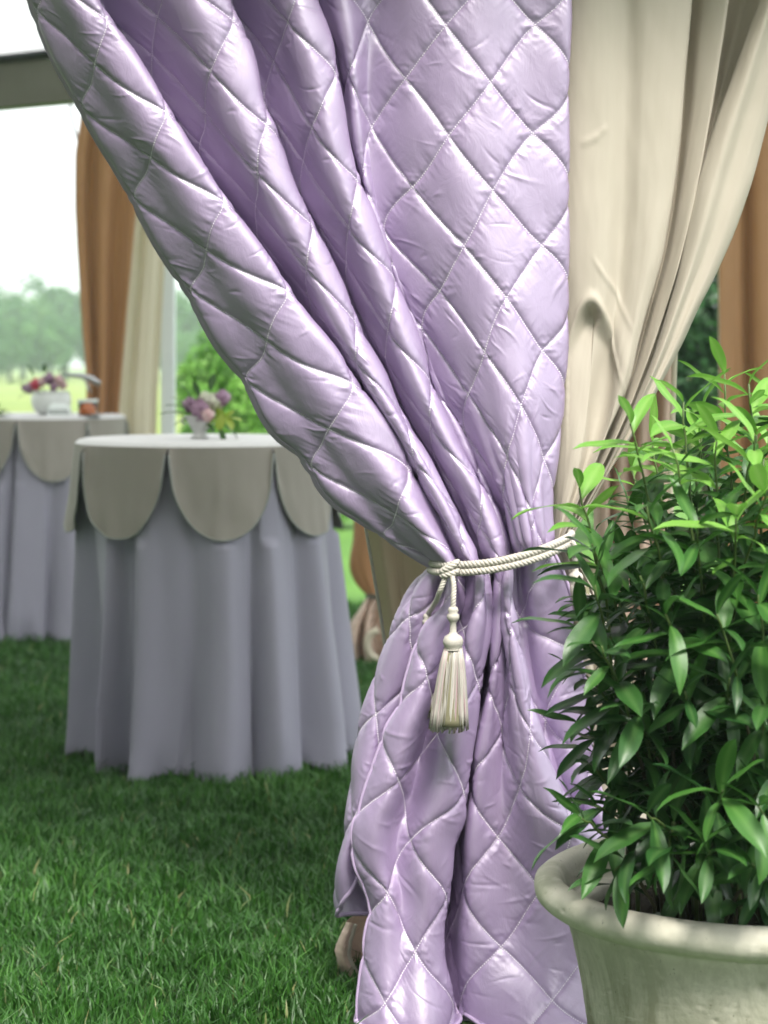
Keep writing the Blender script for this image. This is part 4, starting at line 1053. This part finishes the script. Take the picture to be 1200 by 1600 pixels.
for k in range(7):
    a = k * .9; p = P1(348 + 6 * math.cos(a), 654 + 6 * math.sin(a), .01 * math.sin(k)); P, rib = leaf_grid(.060, .038)
    b = MB(); b.grid(orient(P, p, (math.cos(a) * .8, -.4, math.sin(a)), (0, 0, 1))); b.build('lime_petal', M['lime'], bq)
for k, (px, py, dx, dz, L) in enumerate([(292, 640, -1, .35, .06), (290, 646, -1, .1, .07), (300, 628, -.4, .9, .055), (296, 655, -.9, -.2, .045), (330, 612, .1, 1, .05), (348, 664, .7, -.5, .055), (342, 668, .3, -.7, .05), (322, 660, .2, -.2, .04), (288, 632, -.8, .6, .04), (310, 622, -.2, 1, .05)]):
    bouquet_leaf(P1(px, py, -.02), (dx, -.25 + .1 * (k % 3), dz), L * 1.35, L * .6, bq, k)
for k, (px, py, d) in enumerate([(312, 642, -.03), (334, 630, .02), (348, 622, 0), (298, 634, .03)]):
    b = MB(); b.tube([P1(px, py, d), (P1(px, py, d) + v1c + np.array([0, 0, .06])) / 2, v1c + np.array([0, 0, .045])], .0025, 6); b.build('stem', M['stem'], bq)

# farther table
Y2 = 9.75
def P2(px, py, dy=0): return at(px, py, Y2 + dy)
v2c = np.array([(80 - 600) / FPX * Y2, Y2, HT])
vz2 = empty('round_vase', v2c, 'round white vase full of pink flowers on the farther table', 'vase')
b = MB(); b.lathe([(.001, .001), (.055, .001), (.085, .025), (.098, .06), (.096, .092), (.085, .115), (.088, .118), (.08, .116), (.07, .09), (.001, .07)], v2c, 36); b.build('bowl', M['china'], vz2)
bq2 = empty('bouquet', P2(80, 608), 'pink, red and mauve flowers arranged in the round white vase', 'flowers')
for k, (px, py, r, mm, nm) in enumerate([(56, 600, .030, 'pink', 'red_bloom'), (46, 606, .028, 'mauve', 'mauve_bloom'), (77, 591, .030, 'plum', 'plum_bloom'), (92, 594, .028, 'blushpetal', 'pale_pink_bloom'), (98, 601, .024, 'blushpetal', 'pale_pink_bloom'), (66, 596, .024, 'blushpetal', 'pale_pink_bloom'), (84, 604, .022, 'plum', 'plum_bloom'), (38, 606, .018, 'mauve', 'mauve_bloom')]):
    petal_ball(P2(px, py, .02 * math.sin(k * 2)), r * 1.25, M[mm], nm, bq2, 30 + k, 13)
for k, (px, py, dx, dz, L) in enumerate([(40, 602, -1, .3, .08), (52, 590, -.3, 1, .08), (70, 584, .0, 1, .06), (88, 582, .6, .4, .07), (46, 612, -1, -.5, .07), (85, 606, .1, -1, .06), (62, 608, -.2, -.6, .05), (96, 586, 1, .2, .08), (36, 594, -1, .1, .06)]):
    bouquet_leaf(P2(px, py), (dx, -.3, dz), L, L * .36, bq2, 50 + k)
for k, (px, py) in enumerate([(56, 600), (77, 591), (92, 594), (46, 606)]):
    b = MB(); b.tube([P2(px, py), (P2(px, py) + v2c + np.array([0, 0, .1])) / 2, v2c + np.array([0, 0, .09])], .003, 6); b.build('stem', M['stem'], bq2)
# card with scribbled dark writing (too blurred in the photo to read)
cc = at(92, 641, 9.62); cc[2] = HT
cd = empty('table_card', cc, 'small white arched card with dark writing in front of the white vase', 'card')
b = MB(); w_, h_ = .058, .062
xs = np.linspace(-1, 1, 17); top = np.sqrt(np.clip(1 - xs ** 4, 0, 1)) * h_ * .55 + h_ * .45
Pf = np.stack([np.stack([xs * w_, np.zeros(17), np.zeros(17)], 1), np.stack([xs * w_, np.full(17, .012), top], 1), np.stack([xs * w_, np.full(17, .016), top], 1), np.stack([xs * w_, np.full(17, .022), np.zeros(17)], 1)], 0) + cc
b.grid(Pf); b.build('card_sheet', M['card'], cd)
b = MB(); rng = np.random.default_rng(3)
for row in range(2):
    x = -.048
    while x < .044:
        wl_ = rng.uniform(.006, .013); z = .012 + .013 * row
        b.box(cc + np.array([x + wl_ / 2, .012 * z / .06 - .0012, z]), (wl_, .001, .008)); x += wl_ + .004
b.build('writing', M['ink'], cd, False)
jc = np.array([(137 - 600) / FPX * 9.64, 9.64, HT])
jar = empty('amber_jar', jc, 'glass jar of amber drink with a raised silver lid on the farther table', 'jar')
b = MB(); b.lathe([(.001, .006), (.040, .006), (.042, .012), (.042, .044), (.001, .044)], jc, 28); b.build('amber_drink', M['amber'], jar)
b = MB(); b.lathe([(.001, .001), (.046, .001), (.046, .006), (.0465, .075), (.0445, .075), (.044, .0065)], jc, 28); b.build('glass', M['glass'], jar)
b = MB(); b.lathe([(.001, .0005), (.055, .0005), (.056, .004), (.001, .0045)], jc + np.array([.008, 0, -.0005]), 28); b.build('saucer', M['darkbase'], jar)
b = MB(); b.lathe([(.0455, .062), (.050, .064), (.050, .078), (.0455, .079)], jc, 28); b.build('collar', M['card'], jar)
b = MB(); p0, p1 = P2(128, 587, -.1), P2(156, 600, -.1)
b.tube([p0 + np.array([-.075, 0, .005]), p0, (p0 + p1) / 2 + np.array([0, 0, .006]), p1], [.008, .014, .017, .012], 10); b.build('lid_arm', M['steel'], jar)
b = MB(); b.tube([P2(132, 592, -.1), P2(138, 605, -.1), P2(141, 614, -.1)], .006, 8); b.build('hinge', M['steel'], jar)
# leaves spilling over the table's left rim
gb = empty('greenery_sprig', at(2, 645, 9.6), 'dark green sprig spilling over the left rim of the farther table', 'greenery')
for k in range(16):
    a = k * 2.4; bouquet_leaf(at(-6 + 5 * math.cos(a), 646 + 8 * math.sin(a * 1.3), 9.55 + .03 * math.sin(k)), (math.cos(a) * .9 + .5, -.3, math.sin(a) * .8 - .1), .065, .026, gb, 80 + k)
b = MB(); b.tube([at(-22, 650, 9.55), at(-8, 646, 9.55), at(6, 650, 9.55)], .004, 6); b.build('stem', M['stem'], gb)

# ------------------------------------------------------------------ concrete planter and shrub
PX, PY = .585, 3.30
pot = empty('planter', (PX, PY, 0), 'round weathered concrete planter with thick rolled rim, in front of the curtains', 'planter')
def rough(P):
    th = np.arctan2(P[..., 1], P[..., 0]); z = P[..., 2]
    k = 1 + .006 * pnoise(th * 2.2, z * 6) + .0025 * pnoise(th * 7, z * 22); Pn = P.copy(); Pn[..., 0] *= k; Pn[..., 1] *= k; 
    g_ = .0005 * pnoise(th * 26, z * 80) + .0003 * pnoise(th * 60 + 3, z * 190) - .0035 * np.clip(pnoise(th * 34 + 7, z * 100 + 5) - .62, 0, 1) * 4
    g_ -= .006 * np.exp(-(((th + 1.62) * .27) / .006) ** 2 - ((z - .375) / .008) ** 2)
    rr_ = np.hypot(Pn[..., 0], Pn[..., 1]) + 1e-6; Pn[..., 0] *= 1 + g_ / rr_; Pn[..., 1] *= 1 + g_ / rr_; Pn[..., 2] += .5 * g_ * (z > .44)
    Pn[..., 2] += .003 * pnoise(th * 1.6 + 9, z * 0 + 2); return Pn
prof = [(.001, .0), (.205, .0), (.214, .01), (.232, .12), (.250, .24), (.266, .34), (.277, .388), (.282, .404), (.286, .414), (.300, .420), (.320, .428), (.332, .441), (.335, .454), (.330, .467), (.318, .475), (.305, .4765), (.294, .473), (.287, .463), (.283, .449), (.276, .42), (.258, .42), (.25, .36), (.001, .36)]
pp = np.array(prof); s = np.concatenate([[0], np.cumsum(np.linalg.norm(np.diff(pp, axis=0), axis=1))])
fine = np.concatenate([pp[:3], herm(np.linspace(s[2], s[-2], 200), s[2:-1], pp[2:-1]), pp[-1:]])
b = MB(); b.lathe(fine, (PX, PY, 0), 420, rough)
po = b.build('pot', M['concrete'], pot)
b = MB()
def lump(P):
    r = np.hypot(P[..., 0], P[..., 1]); Pn = P.copy(); Pn[..., 2] += .014 * pnoise(P[..., 0] * 30, P[..., 1] * 30) + .03 * (1 - r / .25); return Pn
b.lathe([(r, .395) for r in np.linspace(.002, .256, 26)], (PX, PY, 0), 60, lump); b.build('soil', M['soil'], pot)

shrub = empty('potted_shrub', (PX, PY, .40), 'tall glossy green shrub with lime new leaves growing in the concrete planter', 'plant')
SO = np.array([PX, PY, .40])
rs = random.Random(5)
LEAFV = []
for k in range(7):
    P, rib = leaf_grid(1.0, .215 + .022 * (k % 4), .12 + .085 * k, .18 + .05 * (k % 3), 9, 5)
    b = MB(); b.grid(P); me = b.mesh('leaf'); set_attr(me, 'rib', np.clip(rib.ravel() * .8, 0, 1)); LEAFV.append((P, rib))
    LEAFV[-1] = (P, rib, me)
MATSETS = {}
def leaf_mesh(k, mname):
    key = (k, mname)
    if key not in MATSETS:
        me = LEAFV[k][2].copy(); me.materials.clear(); me.materials.append(M[mname]); MATSETS[key] = me
    return MATSETS[key]
tips = [  # photo x, y and distance of each shoot's tip, and its freshness
    (985, 662, 3.10, 1), (1068, 628, 3.18, 1), (1132, 585, 3.30, 1), (1020, 690, 3.35, 1), (1098, 640, 3.42, 1), (1170, 600, 3.18, 1), (1215, 590, 3.34, 1), (1265, 610, 3.2, 1), (1320, 650, 3.3, 1), (1050, 700, 3.02, .7), (1180, 680, 3.0, .9), (1120, 690, 3.1, .8),
    (905, 762, 3.16, .8), (925, 850, 3.05, .6), (930, 915, 3.0, .15), (1010, 790, 2.98, .6), (1090, 820, 2.96, .5), (1150, 810, 2.94, .8), (1200, 760, 2.95, .9), (1240, 800, 3.0, .8),
    (905, 975, 3.08, .12), (940, 1010, 2.98, .3), (915, 1055, 3.1, .25), (1040, 960, 2.93, .35), (1120, 960, 2.92, .4), (1185, 930, 2.92, .5), (1000, 900, 3.0, .3),
    (905, 1130, 3.14, .2), (925, 1195, 3.12, .15), (990, 1100, 2.98, .15), (1070, 1080, 2.95, .2), (1140, 1060, 2.95, .2), (1195, 1100, 2.95, .1), (930, 1260, 3.08, .25), (905, 1275, 3.04, .3),
    (960, 1360, 3.03, .2), (1010, 1270, 2.98, .2), (1045, 1340, 2.97, .3), (1130, 1235, 2.9, .5), (1185, 1260, 2.88, .45), (1175, 1350, 2.92, .3), (1110, 1330, 2.93, .3), (1230, 1200, 2.95, .3), (1240, 1330, 2.95, .3),
]
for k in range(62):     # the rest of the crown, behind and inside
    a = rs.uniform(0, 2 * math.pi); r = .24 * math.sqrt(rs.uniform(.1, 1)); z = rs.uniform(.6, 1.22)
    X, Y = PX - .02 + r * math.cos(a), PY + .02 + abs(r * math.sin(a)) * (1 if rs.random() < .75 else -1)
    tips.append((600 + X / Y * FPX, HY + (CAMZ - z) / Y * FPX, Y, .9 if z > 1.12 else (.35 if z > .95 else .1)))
leaves = []; stems = MB(); stems_old = MB(); SN = 0
for (tx, ty, td, fresh) in tips:
    tip = at(tx, ty, td); a = rs.uniform(0, 6.28); br = rs.uniform(.02, .12)
    base = np.array([PX + br * math.cos(a) + (tip[0] - PX) * .25, PY + br * math.sin(a) + (tip[1] - PY) * .25, .385])
    dv = tip - base; hor = np.array([dv[0], dv[1], 0])
    c1_ = base + np.array([dv[0] * .22, dv[1] * .22, dv[2] * .42]); c2_ = base + np.array([dv[0] * .62, dv[1] * .62, dv[2] * .78])
    if dv[2] < .2: c1_ = base + dv * .35 + np.array([0, 0, .10]); c2_ = base + dv * .7 + np.array([0, 0, .09])
    path = herm(np.linspace(0, 1, 24), [0, .35, .72, 1], np.array([base, c1_, c2_, tip]))
    path[1:-1] += np.array([[rs.uniform(-.003, .003) for _ in range(3)] for _ in range(22)])
    L = np.sum(np.linalg.norm(np.diff(path, axis=0), axis=1)); rad = np.linspace(.0042 if L > .3 else .003, .0016, 24)
    (stems_old if fresh < .5 else stems).tube(path[:16], rad[:16], 6); stems.tube(path[15:], rad[15:], 6)
    sl = np.concatenate([[0], np.cumsum(np.linalg.norm(np.diff(path, axis=0), axis=1))])
    pos = L - .002; i = 0; ph = rs.uniform(0, 6.28); cover = L * (.62 if L > .35 else .8)
    while pos > L - cover:
        p = np.array([np.interp(pos, sl, path[:, j]) for j in range(3)])
        q = np.array([np.interp(max(pos - .01, 0), sl, path[:, j]) for j in range(3)]); ax = p - q; ax /= np.linalg.norm(ax) + 1e-9
        an = ph + i * 2.399; e1 = np.cross(ax, (0.3, .2, .93)); e1 /= np.linalg.norm(e1) + 1e-9; e2 = np.cross(ax, e1)
        rd = e1 * math.cos(an) + e2 * math.sin(an)
        down = L - pos; tipness = max(0, 1 - down / .12)
        elev = rs.uniform(.25, .7) + .55 * max(0, 1 - down / .03)
        d = rd * math.cos(elev) + ax * math.sin(elev); d[2] -= .12 * (1 - tipness)
        ln = rs.uniform(.074, .140) * (1 - .25 * max(0, 1 - down / .02)) * (1 if fresh > .4 else .95)
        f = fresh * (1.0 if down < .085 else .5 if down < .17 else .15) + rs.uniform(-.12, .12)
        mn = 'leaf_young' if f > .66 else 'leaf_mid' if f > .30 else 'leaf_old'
        k = min(6, max(0, int(rs.gauss(2.3 + (1 - tipness) * 1.2, 1.5))))
        leaves.append((p, d, ln, rs.uniform(-.5, .5), k, mn))
        pos -= rs.uniform(.010, .018) if i < 4 else rs.uniform(.015, .026); i += 1
stems.build('green_shoots', M['stem'], shrub); stems_old.build('woody_stems', M['stem_old'], shrub)
leaves.sort(key=lambda l: (l[0][1] + l[1][1] * l[2] * .5) - .9 * l[2] + (.35 if l[0][0] > .62 * l[0][1] / 3.0 + .03 else 0))
single, rest = leaves[:300], leaves[300:]
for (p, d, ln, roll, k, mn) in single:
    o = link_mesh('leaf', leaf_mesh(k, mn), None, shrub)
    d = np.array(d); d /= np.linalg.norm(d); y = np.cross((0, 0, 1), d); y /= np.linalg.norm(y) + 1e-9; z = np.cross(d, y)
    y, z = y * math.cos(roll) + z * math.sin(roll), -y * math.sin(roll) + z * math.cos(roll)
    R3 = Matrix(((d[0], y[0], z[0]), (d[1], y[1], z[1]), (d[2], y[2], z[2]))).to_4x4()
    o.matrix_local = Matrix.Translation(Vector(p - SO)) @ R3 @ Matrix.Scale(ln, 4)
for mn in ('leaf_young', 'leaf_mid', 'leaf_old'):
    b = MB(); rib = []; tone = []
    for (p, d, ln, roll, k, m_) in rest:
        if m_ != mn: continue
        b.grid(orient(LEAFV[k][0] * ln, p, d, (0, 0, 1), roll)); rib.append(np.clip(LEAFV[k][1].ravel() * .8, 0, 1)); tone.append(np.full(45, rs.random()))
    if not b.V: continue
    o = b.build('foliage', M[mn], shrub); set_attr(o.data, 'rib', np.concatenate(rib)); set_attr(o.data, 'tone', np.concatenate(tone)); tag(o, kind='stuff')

print('leaves', len(leaves), 'tris', sum(len(o.data.polygons) for o in bpy.data.objects if o.type == 'MESH') * 2)

# ------------------------------------------------------------------ summer haze over the meadow
b = MB(); b.box((0, 195, 8.5), (420, 470, 19)); hz = b.build('haze', None, None, False)
m = bpy.data.materials.new('haze'); m.use_nodes = True; m.node_tree.nodes.clear()
vp = m.node_tree.nodes.new('ShaderNodeVolumePrincipled'); vo = m.node_tree.nodes.new('ShaderNodeOutputMaterial')
vp.inputs['Color'].default_value = (.80, .95, .92, 1); vp.inputs['Density'].default_value = .0014; vp.inputs['Anisotropy'].default_value = .1
m.node_tree.links.new(vp.outputs[0], vo.inputs['Volume']); hz.data.materials.append(m); tag(hz, kind='stuff')
SC.cycles.volume_bounces = 1
